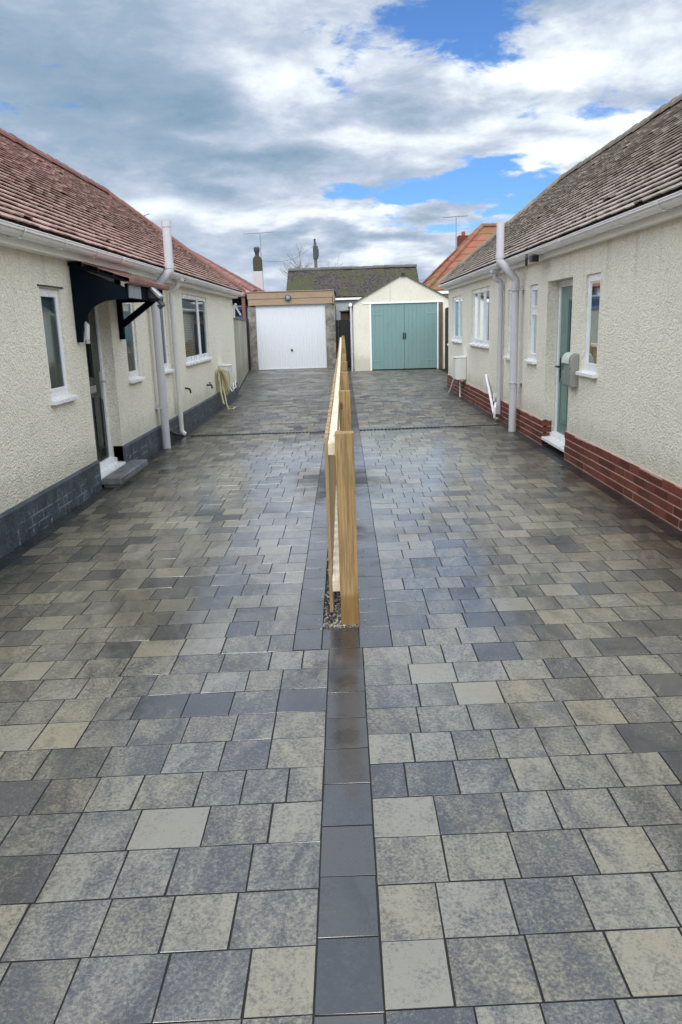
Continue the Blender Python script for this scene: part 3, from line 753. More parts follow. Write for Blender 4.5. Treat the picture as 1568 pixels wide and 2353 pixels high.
# canopy over the black door
cn = MB()
panel = [(XL + .002, 2.075), (XL + .002, 1.40), (XL + .045, 1.40), (XL + .055, 1.49)] + [(XL + .055 + .30 * (1 - math.cos(R(a))), 1.49 + .275 * math.sin(R(a))) for a in (15, 30, 45, 60, 75, 90)] + [(-1.93, 1.765), (-1.93, 1.865)]
cn.prism(panel, 'y', 7.13, 7.19)
cn.box(-1.95, -1.925, 7.192, 8.60, 1.775, 1.905)
cn.box(XL + .002, XL + .05, 8.50, 8.57, 1.40, 2.02); cn.bar((XL + .03, 8.535, 1.545), (-2.02, 8.535, 1.80), .06, .06); cn.box(XL + .05, -1.951, 8.51, 8.56, 1.78, 1.84)
cn.prism([(XL + .002, 2.062), (XL + .002, 2.095), (-1.90, 1.925), (-1.90, 1.905)], 'y', 7.10, 8.64)
cno = cn.build('door_canopy', M['navy'], left, bevel=.003)
gp = MB(); gp.box(-1.924, -1.912, 7.21, 7.62, 1.78, 1.895); gp.build('fascia_panel', M['midgrey'], cno)
ct = MB(); y = 7.08
while y < 8.66:
    for rr in range(4):
        u = rr * .145; x0 = -1.872 - u * .93; z0 = 1.930 + u * .33
        col = (random.random(), random.random(), 0); rt = random.uniform(-.003, .003)
        ct.grid([(x0, y + .002, z0 + .014 + rt), (x0, y + .163, z0 + .014), (x0 - .16, y + .163, z0 + .062), (x0 - .16, y + .002, z0 + .062), (x0, y + .002, z0 - .020), (x0, y + .163, z0 - .020)], [(0, 1, 2, 3), (0, 4, 5, 1)], col)
    y += .165
ct.box(-1.90, -1.878, 7.06, 8.70, 1.900, 1.912)
ct.build('canopy_tiles', M['ridge_left'], cno, fixn=False)
# lamp on the canopy fascia + small lantern by the door
lm = thing('floodlight', (-1.92, 8.0, 1.83), 'small chrome floodlight on the front board of the dark door canopy', 'lamp')
q = MB(); q.box(-1.925, -1.86, 7.93, 8.02, 1.80, 1.88); q.build('bracket', M['darkgrey'], lm, bevel=.004)
q = MB(); q.bar((-1.90, 7.98, 1.90), (-1.80, 7.98, 1.80), .14, .035); q.build('lamp_head', M['steel'], lm, bevel=.006)
q = MB(); q.tube([(-1.83, 7.98, 1.775), (-1.80, 7.98, 1.73), (-1.84, 7.98, 1.71)], .028, 8); q.build('sensor', M['darkgrey'], lm, smooth=True)
ln = thing('wall_light', (XL, 7.30, 1.5), 'small white wall light at the lower end of the navy canopy panel', 'lamp')
q = MB(); q.tube([(XL + .012, 7.28, 1.42), (XL + .05, 7.28, 1.43), (XL + .06, 7.28, 1.55), (XL + .045, 7.28, 1.58)], [.014, .02, .024, .012], 10); q.build('diffuser', M['lampglass'], ln, smooth=True)
q = MB(); q.tube([(XL + .05, 7.28, 1.385), (XL + .05, 7.28, 1.42)], .024, 10); q.build('cap', M['steel'], ln, smooth=True)
# soil pipe
sp = MB(); xs, ys = -2.335, 9.86
pts = [(xs + .02, ys, 0.0), (xs + .02, ys, .5), (xs + .02, ys, 1.90)] + arc3((xs + .02, ys, 1.955), (xs + .02, ys, 1.98), (xs + .037, ys, 1.997)) + arc3((-2.115, ys, 2.165), (-2.10, ys, 2.18), (-2.10, ys, 2.20)) + [(-2.10, ys, 2.71)]
sp.tube(pts, .052, 18)
for z, x in ((.55, xs + .02), (1.90, xs + .02), (2.24, -2.10)): collar(sp, x, ys, z, .058, .03)
sp.tube([(-2.10, ys, 2.69), (-2.10, ys, 2.76)], .058, 16)
sp.bar((XL + .005, ys, .52), (xs + .02, ys, .52), .14, .02); sp.bar((XL + .005, ys, 1.80), (xs + .02, ys, 1.80), .14, .02)
sp.build('soil_pipe', M['pipe'], left, smooth=True)
sp = MB(); xs, ys = -2.335, 10.98
sp.tube(arc3((-2.235, ys, 2.16), (-2.235, ys, 2.06), (-2.29, ys, 2.02)) + arc3((-2.33, ys, 1.99), (-2.345, ys, 1.97), (-2.345, ys, 1.93)) + [(-2.345, ys, 1.0), (-2.345, ys, .12)] + arc3((-2.345, ys, .10), (-2.345, ys, .04), (-2.29, ys, .02)), .034, 14)
for z in (.45, 1.85, 1.3): collar(sp, -2.345, ys, z, .040, .022)
sp.box(-2.30, -2.17, ys - .06, ys + .06, 2.12, 2.155)
sp.build('downpipe', M['pipe_cream'], left, smooth=True)
sp = MB(); sp.tube([(-2.385, 10.22, .3), (-2.385, 10.22, 1.86)], .022, 10); sp.build('waste_pipe', M['pipe_cream'], left, smooth=True)
# slanting black hopper pipe low between the pipes
sp = MB(); sp.tube([(-2.37, 9.98, .26), (-2.36, 10.5, .10), (-2.33, 10.92, .02)], .02, 8); sp.build('drain_hose', M['black'], left, smooth=True)
# open vent window at the far corner
vw = MB(); vw.box(-2.43, -2.37, 17.51, 17.55, 1.69, 2.0); vw.bar((-2.39, 17.60, 1.98), (-2.25, 17.60, 1.74), .05, .03); vw.box(-2.41, -2.36, 17.51, 17.85, 1.96, 2.0)
vw.build('vent_window', M['upvc'], left)
# aerial standing behind is on the neighbour. hooks on the wall
hk = MB(); hk.tube([(XL + .002, 11.75, .62), (XL + .07, 11.75, .60), (XL + .085, 11.75, .54)], .014, 8); hk.build('tap_spout', M['black'], left)

# meter box and hose, left
def cabinet(x0, x1, y0, y1, z0, z1, label, mt):
    o = thing('meter_box', ((x0 + x1) / 2, (y0 + y1) / 2, z0), label, 'meter box', 'wall meter boxes')
    q = MB(); q.box(x0, x1, y0, y1, z0, z1); q.build('cabinet', mt, o, bevel=.012)
    sgn = 1 if x0 > 0 else -1; xi, xo = (x1, x0) if x0 > 0 else (x0, x1)
    q = MB(); q.box(xo - sgn * .014, xo - sgn * .001, y0 + .012, y1 - .012, z0 + .015, z1 - .02); q.build('door', mt, o, bevel=.005)
    q = MB(); q.prism([(xi, z1 + .001), (xi, z1 + .028), (xo - sgn * .022, z1 + .012), (xo - sgn * .022, z1 + .001)], 'y', y0 - .01, y1 + .01); q.build('lid', M['upvc'], o, bevel=.004)
    return o
cabinet(XL + .002, -2.215, 15.0, 15.45, .36, .77, 'pale cream meter box behind the coiled hose, on the left bungalow wall', M['box_white'])
cabinet(2.175, XR - .002, 15.2, 15.62, .365, .785, 'white meter box low on the right bungalow wall', M['box_white'])
legs = thing('overflow_pipes', (2.25, 15.9, 0), 'two thin white pipes running down from the right-hand meter box', 'pipe')
q = MB(); q.tube([(2.20, 15.58, .37), (2.20, 16.1, .10), (2.19, 16.3, .03)], .022, 10); q.tube([(2.31, 15.55, .362), (2.31, 15.55, .0)], .018, 10); q.build('pipe', M['upvc'], legs, smooth=True)
hz = thing('garden_hose', (-2.30, 14.7, .3), 'beige garden hose hung in loops below the cream meter box', 'hose')
q = MB()
for k in range(7):
    cy = 14.62 + .035 * k; cxh = -2.345 + .018 * k; hh = .20 + .03 * random.random(); z0 = .80 - hh + .03 * random.random() - .08
    pts = [(cxh + .055 * math.cos(a), cy + .03 * math.sin(a * 2 + k) + .05 * math.cos(a + k), z0 - .03 * k * .3 + hh * math.sin(a)) for a in [2 * math.pi * i / 18 for i in range(19)]]
    q.tube(pts, .013, 8)
q.tube([(-2.33, 14.5, .68), (-2.31, 14.45, .5), (-2.28, 14.35, .3), (-2.22, 14.2, .12)], .014, 8)
q.tube([(-2.28, 14.6, .40), (-2.24, 14.5, .28), (-2.19, 14.3, .12), (-2.14, 14.2, .03), (-2.08, 14.25, .02), (-2.04, 14.4, .04)], .013, 8)
q.build('coil', M['hose'], hz, smooth=True)
q = MB()
q.tube([(-2.25, 14.9, .55), (-2.20, 14.85, .40), (-2.14, 14.8, .30), (-2.11, 14.85, .34), (-2.13, 14.9, .46)], .011, 8)
q.tube([(-2.23, 15.0, .62), (-2.19, 14.98, .42), (-2.15, 15.0, .33), (-2.10, 15.05, .36), (-2.12, 15.1, .50)], .011, 8)
q.build('white_loop', M['whitecable'], hz, smooth=True)
tp = thing('outside_tap', (XL, 13.6, .5), 'small brass and black tap on the left wall beside the hanging hose', 'tap')
q = MB(); q.tube([(XL + .0, 13.62, .52), (XL + .08, 13.62, .52), (XL + .095, 13.62, .46)], .017, 8); q.tube([(XL + .06, 13.56, .56), (XL + .06, 13.68, .56)], .010, 8); q.build('body', M['black'], tp, smooth=True)
q = MB(); q.tube([(XL + .06, 13.62, .52), (XL + .06, 13.62, .565)], .012, 8); q.build('valve', M['steel'], tp)

# ------------------------------------------------------------------ right bungalow
RO = [(7.39, 7.83, .975, 1.89), (8.27, 9.27, .0, 1.90), (9.72, 10.13, .985, 1.9), (10.93, 11.45, .975, 1.895), (12.92, 14.70, 1.08, 2.02), (15.9, 17.22, 1.09, 1.975)]
right = bungalow(-1, XR, 17.87, 2.25, 2.14, .84, 18.0, 'cream rendered bungalow with grey-brown tiled roof and red brick base, on the right', M['cream_right'], M['tile_right'], M['ridge_right'], RO, None)
for lo, hi in ((-4, 8.27), (9.27, 17.87)):
    mo = MB(); mo.box(XR - .0165, XR + .05, lo, hi, -.02, .305)
    if lo < 0: mo.box(XR + .0505, XR + .12, 8.262, 8.268, 0, .30)
    else: mo.box(XR - .010, XR + .12, 9.272, 9.28, 0, .30)
    mo.build('mortar', M['mortar'], right)
    bk = MB()
    for row in range(5):
        z0 = -.062 + row * .0735; z1 = z0 + .0610
        if row == 0: z0 = -.02; z1 = .001
        y = -4 + (.1125 if row % 2 else 0)
        while y < 17.87:
            c0, c1 = max(y, lo), min(y + .214, hi); y += .225
            if c1 - c0 > .03:
                dx = random.uniform(-.002, .003); top = z1 + (random.uniform(-.006, .010) if row == 4 else 0)
                bk.box(XR - .021 - dx, XR, c0, c1, z0, min(top, .306) if row == 4 else top, (random.random(), random.random(), random.random()))
        if row and lo > 0: bk.box(XR - .018, XR + .10, 9.262, 9.27, z0, z1, (random.random(), 0, 0))
    bk.build('brick_plinth', M['brick'], right, bevel=.002)
window(right, XR, -1, *RO[0], fill='curtain'); window(right, XR, -1, *RO[2], transom=.66, fill='curtain'); window(right, XR, -1, *RO[3], transom=.66, fill='full')
window(right, XR, -1, *RO[4], mull=(.30, .66), fill='full', label='wide white window of three tall lights'); window(right, XR, -1, *RO[5], mull=(.36,), fill='full')
door(right, XR, -1, 8.27, 9.27, .12, 1.90, M['door_sage'], rec=.13, label='sage green front door with a narrow glazed strip')
for (a, b, z) in ((7.3, 7.93, 1.905), (9.62, 10.22, 1.915), (12.85, 14.8, 2.035)):
    pass
sp = MB(); xs, ys = 2.275, 10.5
pts = [(xs, ys, 0), (xs, ys, .6), (xs, ys, 1.92)] + arc3((xs, ys, 1.965), (xs, ys, 1.99), (xs - .017, ys, 2.01)) + arc3((2.078, ys, 2.205), (2.062, ys, 2.22), (2.062, ys, 2.245)) + [(2.062, ys, 2.70)]
sp.tube(pts, .050, 18)
for z, x in ((.62, xs), (1.91, xs), (2.29, 2.062)): collar(sp, x, ys, z, .056, .03)
for z in (.66, 1.86): sp.bar((XR - .004, ys, z), (xs, ys, z), .15, .016); sp.tube([(xs, ys, z - .008), (xs, ys, z + .008)], .068, 14)
sp.build('soil_pipe', M['pipe'], right, smooth=True)
sp = MB(); xs, ys = 2.325, 11.72
sp.tube(arc3((2.235, ys, 2.20), (2.215, ys, 2.08), (2.27, ys, 2.05)) + arc3((2.30, ys, 2.04), (xs, ys, 2.02), (xs, ys, 1.97)) + [(xs, ys, 1.0), (xs, ys, .10)], .036, 14)
for z in (.65, 1.5, 1.93): collar(sp, xs, ys, z, .041, .022)
sp.box(2.17, 2.30, ys - .06, ys + .06, 2.15, 2.195)
sp.build('downpipe', M['pipe'], right, smooth=True)
sp = MB(); sp.tube([(2.35, 12.95, .60), (2.32, 12.4, .33), (2.30, 11.95, .08)], .021, 10); sp.tube([(2.28, 11.72, .26), (2.255, 11.62, .20), (2.245, 11.62, .06), (2.275, 11.66, .02), (2.31, 11.72, .03)], .018, 10)
sp.box(2.34, 2.378, 12.15, 12.25, .24, .36)
sp.build('waste_pipe', M['upvc'], right, smooth=True)
sp = MB(); sp.box(2.17, 2.25, 9.2, 9.32, 2.12, 2.19); sp.build('gutter_bracket', M['black'], right); sp = MB(); sp.bar((2.16, 9.42, 2.20), (2.19, 9.55, 2.12), .03, .05); sp.build('broken_clip', M['black'], right)
sp = MB(); sp.tube([(2.42, 17.88, .95), (2.42, 18.2, .95)], .03, 8); sp.build('overflow_stub', M['upvc'], right)
# letterbox
lb = thing('letterbox', (XR, 8.02, .8), 'grey wall letterbox with a curved pale lid beside the sage green door', 'letterbox')
q = MB(); pr = [(XR - .001, .80), (XR - .075, .80), (XR - .085, .815), (XR - .085, 1.03), (XR - .082, 1.07), (XR - .068, 1.105), (XR - .045, 1.125), (XR - .015, 1.13), (XR - .001, 1.13)]
q.prism(pr, 'y', 7.93, 8.22); q.build('box', M['letterbox_side'], lb, bevel=.004)
q = MB(); q.box(XR - .090, XR - .0855, 7.935, 8.215, .82, 1.02); q.build('front_panel', M['letterbox_front'], lb)
q = MB(); out_ = [(XR - .100, 1.035), (XR - .098, 1.075), (XR - .08, 1.115), (XR - .05, 1.138), (XR - .012, 1.143)]; inn = [(XR - .012, 1.133), (XR - .046, 1.128), (XR - .071, 1.108), (XR - .0865, 1.072), (XR - .088, 1.035)]
q.prism(out_ + inn, 'y', 7.995, 8.225); q.build('lid', M['letterbox_lid'], lb, smooth=True)
q = MB(); q.box(XR - .094, XR - .0905, 8.18, 8.20, .97, 1.03); q.build('lock', M['black'], lb)

# ------------------------------------------------------------------ dividing fence
fn = thing('picket_fence', (0, 3.67, 0), 'low new timber fence with posts, rails and upright boards between the two drives', 'fence')
posts = [3.67 + 2.37 * k for k in range(10)]; tops = [.99, .99, .99, .99, 1.0, 1.03, 1.06, 1.09, 1.11, 1.12]
for k, (py, pz) in enumerate(zip(posts, tops)):
    q = MB(); dx = random.uniform(-.004, .006); ln_ = random.uniform(-.006, .006)
    c = (random.random(), random.random(), random.random() * .6)
    x0, x1 = -.046 + dx, .046 + dx
    q.grid([(x0, py, -.02), (x1, py, -.02), (x1, py + .092, -.02), (x0, py + .092, -.02), (x0 + ln_, py, pz), (x1 + ln_, py, pz), (x1 + ln_, py + .092, pz - .002), (x0 + ln_, py + .092, pz - .002)],
           [(4, 5, 6, 7), (0, 1, 5, 4), (1, 2, 6, 5), (2, 3, 7, 6), (3, 0, 4, 7)], c)
    po = q.build('post', M['post'], fn, bevel=.004)
for k in range(len(posts) - 1):
    y0 = posts[k] + .035; y1 = posts[k + 1] + .03; d0 = tops[k] - .99; d1 = tops[k + 1] - .99
    for z0, z1, hh in ((.878, .878, .06), (.176, .176, .06)):
        q = MB(); xa, xb = -.088, -.0475; wob = random.uniform(-.004, .004); c = (random.random(), random.random(), 0)
        ga = .006
        q.grid([(xa, y0 + ga, z0 + d0), (xb, y0 + ga, z0 + d0), (xb + wob, y1 - .002, z1 + d1), (xa + wob, y1 - .002, z1 + d1), (xa, y0 + ga, z0 + hh + d0), (xb, y0 + ga, z0 + hh + d0), (xb + wob, y1 - .002, z1 + hh + d1), (xa + wob, y1 - .002, z1 + hh + d1)],
               [(4, 5, 6, 7), (0, 1, 5, 4), (1, 2, 6, 5), (2, 3, 7, 6), (3, 0, 4, 7), (3, 2, 1, 0)], c)
        q.build('rail', M['rail'], fn, bevel=.002)
n = 0; y = 3.80; rest = MB()
protos = []
while y < 24.9:
    dz = max(0, (y - 13) / 12 * .13)
    if n < 96:
        if len(protos) < 4:
            q = MB(); q.box(-.108, -.0895, y, y + .095, .03, .955, (random.random(), random.random(), random.random()))
            o = q.build('picket', M['picket'], fn, bevel=.0015); protos.append((o, y))
        else:
            src, ys0 = random.choice(protos); o = src.copy(); COL.objects.link(o); o.parent = fn
            o.location = (random.uniform(-.002, .001), y - ys0, random.uniform(-.006, .006) + dz); ORI[o] = ORI[fn]
    else:
        rest.box(-.108, -.0895, y, y + .095, .03 + dz, .955 + dz, (random.random(), random.random(), random.random()))
    n += 1; y += .158
ro = rest.build('picket', M['picket'], fn); ro['kind'] = 'stuff'

# ------------------------------------------------------------------ garages
GY = 27.25
ga = thing('garage', (-1.75, GY, 0), 'flat-roofed concrete garage with a white ribbed up-and-over door', 'garage')
q = MB(); q.box(-3.25, -2.985, GY, GY + .25, -.02, 2.12); q.box(-.585, -.255, GY, GY + .25, -.02, 2.12)
q.box(-3.25, -3.12, GY + .25, 32.5, -.02, 2.2); q.box(-.38, -.255, GY + .25, 32.5, -.02, 2.2); q.box(-3.12, -.38, 32.4, 32.5, -.02, 2.2)
q.build('wall', M['pebble'], ga)
q = MB(); q.box(-3.30, -.22, GY - .02, 32.6, 2.585, 2.62); q.box(-3.2, -.3, GY + .1, GY + .2, 2.16, 2.58); q.build('roof', M['sheet'], ga)
q = MB(); q.box(-3.23, -.31, GY - .06, GY - .022, 2.38, 2.60, (.2, .3, .1)); q.build('fascia', M['fascia_wood'], ga, bevel=.006)
q = MB(); q.box(-3.21, -.33, GY - .045, GY - .012, 2.17, 2.374, (.7, .8, .3)); q.build('fascia', M['fascia_wood'], ga, bevel=.006)
q = MB(); q.box(-3.24, -.30, GY - .09, GY - .0, 2.601, 2.625, (.5, .1, .5)); q.build('fascia', M['fascia_wood'], ga, bevel=.004)
q = MB(); q.prism([(GY - .06, 2.60), (GY - .06, 2.17), (GY + .1, 2.17), (GY + 1.2, 2.33), (GY + 5.2, 2.35), (GY + 5.2, 2.60)], 'x', -.308, -.275, (.4, .4, .4)); q.build('side_board', M['fascia_wood'], ga)
q = MB(); nr = 25; wd = 2.385 / nr
q.box(-2.982, -.588, GY + .06, GY + .08, .01, 2.165)
for i in range(nr):
    x = -2.978 + i * wd; q.prism([(x + .006, GY + .06), (x + .014, GY + .052), (x + wd - .014, GY + .052), (x + wd - .006, GY + .06)], 'z', .04, 2.14)
q.box(-2.982, -.588, GY + .036, GY + .0585, .008, .04); q.box(-2.982, -.588, GY + .036, GY + .0595, 2.14, 2.168)
do = q.build('garage_door', M['garage_white'], ga)
q = MB(); q.tube([(-1.785, GY + .042, .652), (-1.785, GY + .015, .652)], .036, 16); q.bar((-1.785, GY + .012, .62), (-1.785, GY + .012, .69), .014, .012); q.build('handle', M['black'], do, smooth=True)
bl_ = thing('bulkhead_light', (-1.84, GY - .06, 2.4), 'round dark bulkhead light on the timber fascia of the white-doored garage', 'lamp')
q = MB(); q.tube([(-1.84, GY - .062, 2.40), (-1.84, GY - .12, 2.40)], .105, 20); q.build('body', M['darkgrey'], bl_, bevel=.006)
q = MB(); q.tube([(-1.84, GY - .121, 2.40), (-1.84, GY - .15, 2.40), (-1.84, GY - .162, 2.40)], [.075, .068, .03], 16); q.build('lens', M['midgrey'], bl_, smooth=True)

G2 = 25.1
gb = thing('garage', (1.9, G2, 0), 'cream gabled garage with teal double doors beside the right bungalow', 'garage')
q = MB()
ax_, az = 1.915, 2.93
# front wall with the door opening
def F(pts): q.grid([(x, G2, z) for x, z in pts], [tuple(range(len(pts)))])
F([(.345, -.02), (.845, -.02), (.845, 2.075), (.345, 2.075)]); F([(3.03, -.02), (3.33, -.02), (3.33, 2.075), (3.03, 2.075)])
F([(.345, 2.0751), (3.33, 2.0751), (3.33, 2.19), (ax_, az), (.345, 2.09)])
for x in (.845, 3.03): q.grid([(x, G2, -.02), (x, G2 + .14, -.02), (x, G2 + .14, 2.075), (x, G2, 2.075)], [(0, 1, 2, 3)])
q.grid([(.845, G2, 2.075), (3.03, G2, 2.075), (3.03, G2 + .14, 2.075), (.845, G2 + .14, 2.075)], [(0, 1, 2, 3)])
q.grid([(.345, G2, -.02), (.345, 30.5, -.02), (.345, 30.5, 2.09), (.345, G2, 2.09)], [(0, 1, 2, 3)]); q.grid([(3.33, G2, -.02), (3.33, 30.5, -.02), (3.33, 30.5, 2.15), (3.33, G2, 2.15)], [(0, 1, 2, 3)])
q.grid([(.345, 30.5, -.02), (3.33, 30.5, -.02), (3.33, 30.5, 2.15), (ax_, 30.5, az), (.345, 30.5, 2.09)], [(0, 1, 2, 3, 4)])
q.build('wall', M['cream_smooth'], gb, fixn=False)
q = MB()
for (xa, za), (xb, zb) in (((ax_, az), (.28, 2.055)), ((ax_, az), (3.42, 2.13))):
    q.prism([(xa, za + .004), (xb, zb + .004), (xb, zb + .03), (xa, za + .035)], 'y', G2 - .06, 30.6)
q.build('roof', M['sheet'], gb)
q = MB(); q.box(ax_ - .05, ax_ + .05, G2 - .075, G2 - .062, az - .06, az + .045); q.build('ridge_cap', M['black'], gb)
q = MB(); q.box(.845, .905, G2 - .012, G2 + .05, -.0, 2.06); q.box(2.985, 3.03, G2 - .012, G2 + .05, .0, 2.06); q.box(.64, 3.16, G2 - .02, G2 + .05, 2.062, 2.105); q.build('door_frame', M['upvc'], gb, bevel=.004)
for k, (xa, xb) in enumerate(((.907, 1.944), (1.950, 2.983))):
    q = MB(); nb = 8; wd = (xb - xa) / nb
    for i in range(nb): q.box(xa + i * wd + .002, xa + (i + 1) * wd - .002, G2 + .02, G2 + .05, .03, 2.055)
    q.box(xa, xb, G2 + .026, G2 + .05, .031, 2.05)
    d_ = q.build('garage_door', M['teal'], gb, bevel=.003)
    d_['label'] = ('left' if k == 0 else 'right') + '-hand leaf of the teal doors'
    for z in (.30, 1.74):
        q = MB()
        if k == 0: q.box(xa + .01, xa + .34, G2 + .012, G2 + .0195, z - .02, z + .02)
        else: q.box(xb - .34, xb - .01, G2 + .012, G2 + .0195, z - .02, z + .02)
        q.build('hinge', M['hinge'], d_)
    q = MB(); x = 1.915 if k == 0 else 1.98
    q.tube([(x, G2 + .018, .98), (x, G2 - .02, 1.0), (x, G2 - .02, 1.12), (x, G2 + .018, 1.14)], .012, 8); q.box(x - .018, x + .018, G2 + .014, G2 + .0195, .96, 1.16); q.build('handle', M['black'], d_)
q = MB(); q.tube([(.27, G2 - .02, .0), (.27, G2 - .02, 2.03)], .034, 12); collar(q, .27, G2 - .02, .6, .04, .02); collar(q, .27, G2 - .02, 1.6, .04, .02); q.build('downpipe', M['pipe'], gb, smooth=True)
q = MB(); q.tube([(.26, G2 - .10, 2.06), (.26, 30.5, 2.06)], .055, 12); q.build('gutter', M['upvc'], gb, smooth=True)
q = MB(); q.box(3.03, 3.16, G2 - .03, G2 + .0, -.0, 2.06, (.5, .5, .5)); q.build('corner_board', M['old_wood'], gb)

# side wall of the yard on the left
sw = thing('garden_wall', (-2.8, 22, 0), 'dirty cream rendered yard wall running from the left bungalow to the garage', 'wall')
q = MB(); y0, y1 = 17.52, 27.0; xa, xb = lowwall_x(17.6) + .0, lowwall_x(27.0) - .02
q.grid([(xa, y0, -.02), (xb, y1, -.02), (xb, y1, 1.68), (xa, y0, 1.68), (xa - .2, y0, -.02), (xb - .2, y1, -.02), (xb - .2, y1, 1.68), (xa - .2, y0, 1.68)], [(0, 1, 2, 3), (3, 2, 6, 7), (1, 5, 6, 2), (0, 3, 7, 4), (4, 7, 6, 5)])
q.build('wall', M['dirty_render'], sw)
q = MB(); q.grid([(xa + .025, y0, 1.681), (xb + .025, y1, 1.681), (xb + .025, y1, 1.73), (xa + .025, y0, 1.73), (xa - .23, y0, 1.681), (xb - .23, y1, 1.681), (xb - .23, y1, 1.73), (xa - .23, y0, 1.73)], [(0, 1, 2, 3), (3, 2, 6, 7), (1, 5, 6, 2), (0, 3, 7, 4), (4, 7, 6, 5), (0, 4, 5, 1)])
q.build('coping', M['sheet'], sw)
q = MB(); q.tube([(xb + .05, 27.06, 0), (xb + .05, 27.06, 1.74)], .04, 10); tag(q.build('drain_pipe', M['black'], base=(xb, 27.06, 0), smooth=True), 'black upright pipe between the yard wall and the white-doored garage', 'pipe')
# fence on the right, by the green garage
rf = thing('wooden_fence', (3.1, 23.5, 0), 'weathered brown board fence between the teal-doored garage and the right bungalow', 'fence')
ax0, ay0, ax1, ay1 = 2.98, 21.6, 3.22, 25.0; nb = 28; q = MB()
for i in range(nb):
    u0, u1 = i / nb, (i + 1.08) / nb; jz = random.uniform(-.02, .02)
    q.grid([(ax0 + (ax1 - ax0) * u0, ay0 + (ay1 - ay0) * u0, .0), (ax0 + (ax1 - ax0) * u1 + .012, ay0 + (ay1 - ay0) * u1, .0), (ax0 + (ax1 - ax0) * u1 + .012, ay0 + (ay1 - ay0) * u1, 1.86 + jz), (ax0 + (ax1 - ax0) * u0, ay0 + (ay1 - ay0) * u0, 1.86 + jz)], [(0, 1, 2, 3)], (random.random(), random.random(), random.random()))
    q.box(ax0 + (ax1 - ax0) * u0 + .012, ax0 + (ax1 - ax0) * u0 + .03, ay0 + (ay1 - ay0) * u0, ay0 + (ay1 - ay0) * u1, .0, 1.86 + jz, (random.random(), random.random(), random.random()))
q.build('boards', M['old_wood'], rf)
q = MB(); q.box(2.94, 3.04, 21.48, 21.58, -.02, 1.93, (.3, .6, .2)); q.build('post', M['old_wood'], rf, bevel=.005)
# gate between the garages
gt_ = thing('gate', (.05, 27.6, 0), 'dark boarded gate in the narrow gap between the two garages', 'gate')
q = MB()
for i in range(6): q.box(-.25 + i * .1, -.155 + i * .1, 27.9, 27.93, .02, 1.62 + random.uniform(-.01, .01))
q.build('boards', M['black'], gt_, bevel=.003)
q = MB(); q.box(-.25, .345, 27.931, 27.97, .35, .44); q.box(-.25, .345, 27.931, 27.97, 1.3, 1.39); q.build('rail', M['black'], gt_)
shd = thing('shed', (.2, 30.6, 0), 'small dark brown shed glimpsed over the gate between the garages', 'shed')
q = MB(); q.box(-.08, .33, 30.2, 31.4, 0, 1.93, (.5, .5, .9)); q.build('wall', M['old_wood'], shd)
q = MB(); q.prism([(-.12, 1.935), (.37, 1.935), (.37, 1.99), (-.12, 1.96)], 'y', 30.1, 31.5); q.build('roof', M['sheet'], shd)

# ------------------------------------------------------------------ beyond
ob = thing('outbuilding', (.5, 35, 0), 'long grey outbuilding with a moss-covered roof behind the garages', 'building')
q = MB(); q.box(-2.25, 3.2, 33.1, 37.6, -.02, 2.56); q.grid([(-2.25, 33.1, 2.56), (-2.25, 37.6, 2.56), (-2.25, 35.4, 3.7)], [(0, 1, 2)]); q.grid([(3.2, 33.1, 2.56), (3.2, 37.6, 2.56), (3.2, 35.4, 3.7)], [(0, 1, 2)])
q.build('wall', M['wall_grey'], ob)
q = MB(); nx, nz = 70, 22
def mz(x, y): return noise.noise(Vector((x * 2.5, y * 2.5, 3))) * .035 + noise.noise(Vector((x * 7, y * 7, 1))) * .018
for side, ye in ((1, 33.0), (-1, 37.7)):
    base = len(q.v)
    for j in range(nz + 1):
        for i in range(nx + 1):
            x = -2.33 + (5.62) * i / nx; u = j / nz; yy = ye + (35.4 - ye) * u; zz = 2.55 + (3.80 - 2.55) * u + .0 * side
            q.v.append((x, yy, zz + mz(x, yy) + .03))
    for j in range(nz):
        for i in range(nx):
            a = base + j * (nx + 1) + i; q.f.append((a, a + 1, a + nx + 2, a + nx + 1)); q.c.append((.5, .5, .5))
q.prism([(33.0, 2.50), (35.4, 3.76), (37.7, 2.50), (37.7, 2.54), (35.4, 3.80), (33.0, 2.54)], 'x', -2.34, 3.29)
ro_ = q.build('roof', M['moss_roof'], ob, fixn=False)
q = MB(); ridge_run(q, (-2.33, 35.4, 3.82), (3.29, 35.4, 3.86), .12, .45, .01); q.build('ridge_tiles', M['sheet'], ro_)
q = MB(); q.box(-2.3, 3.25, 32.95, 33.0, 2.44, 2.52); q.build('fascia', M['fascia'], ob)

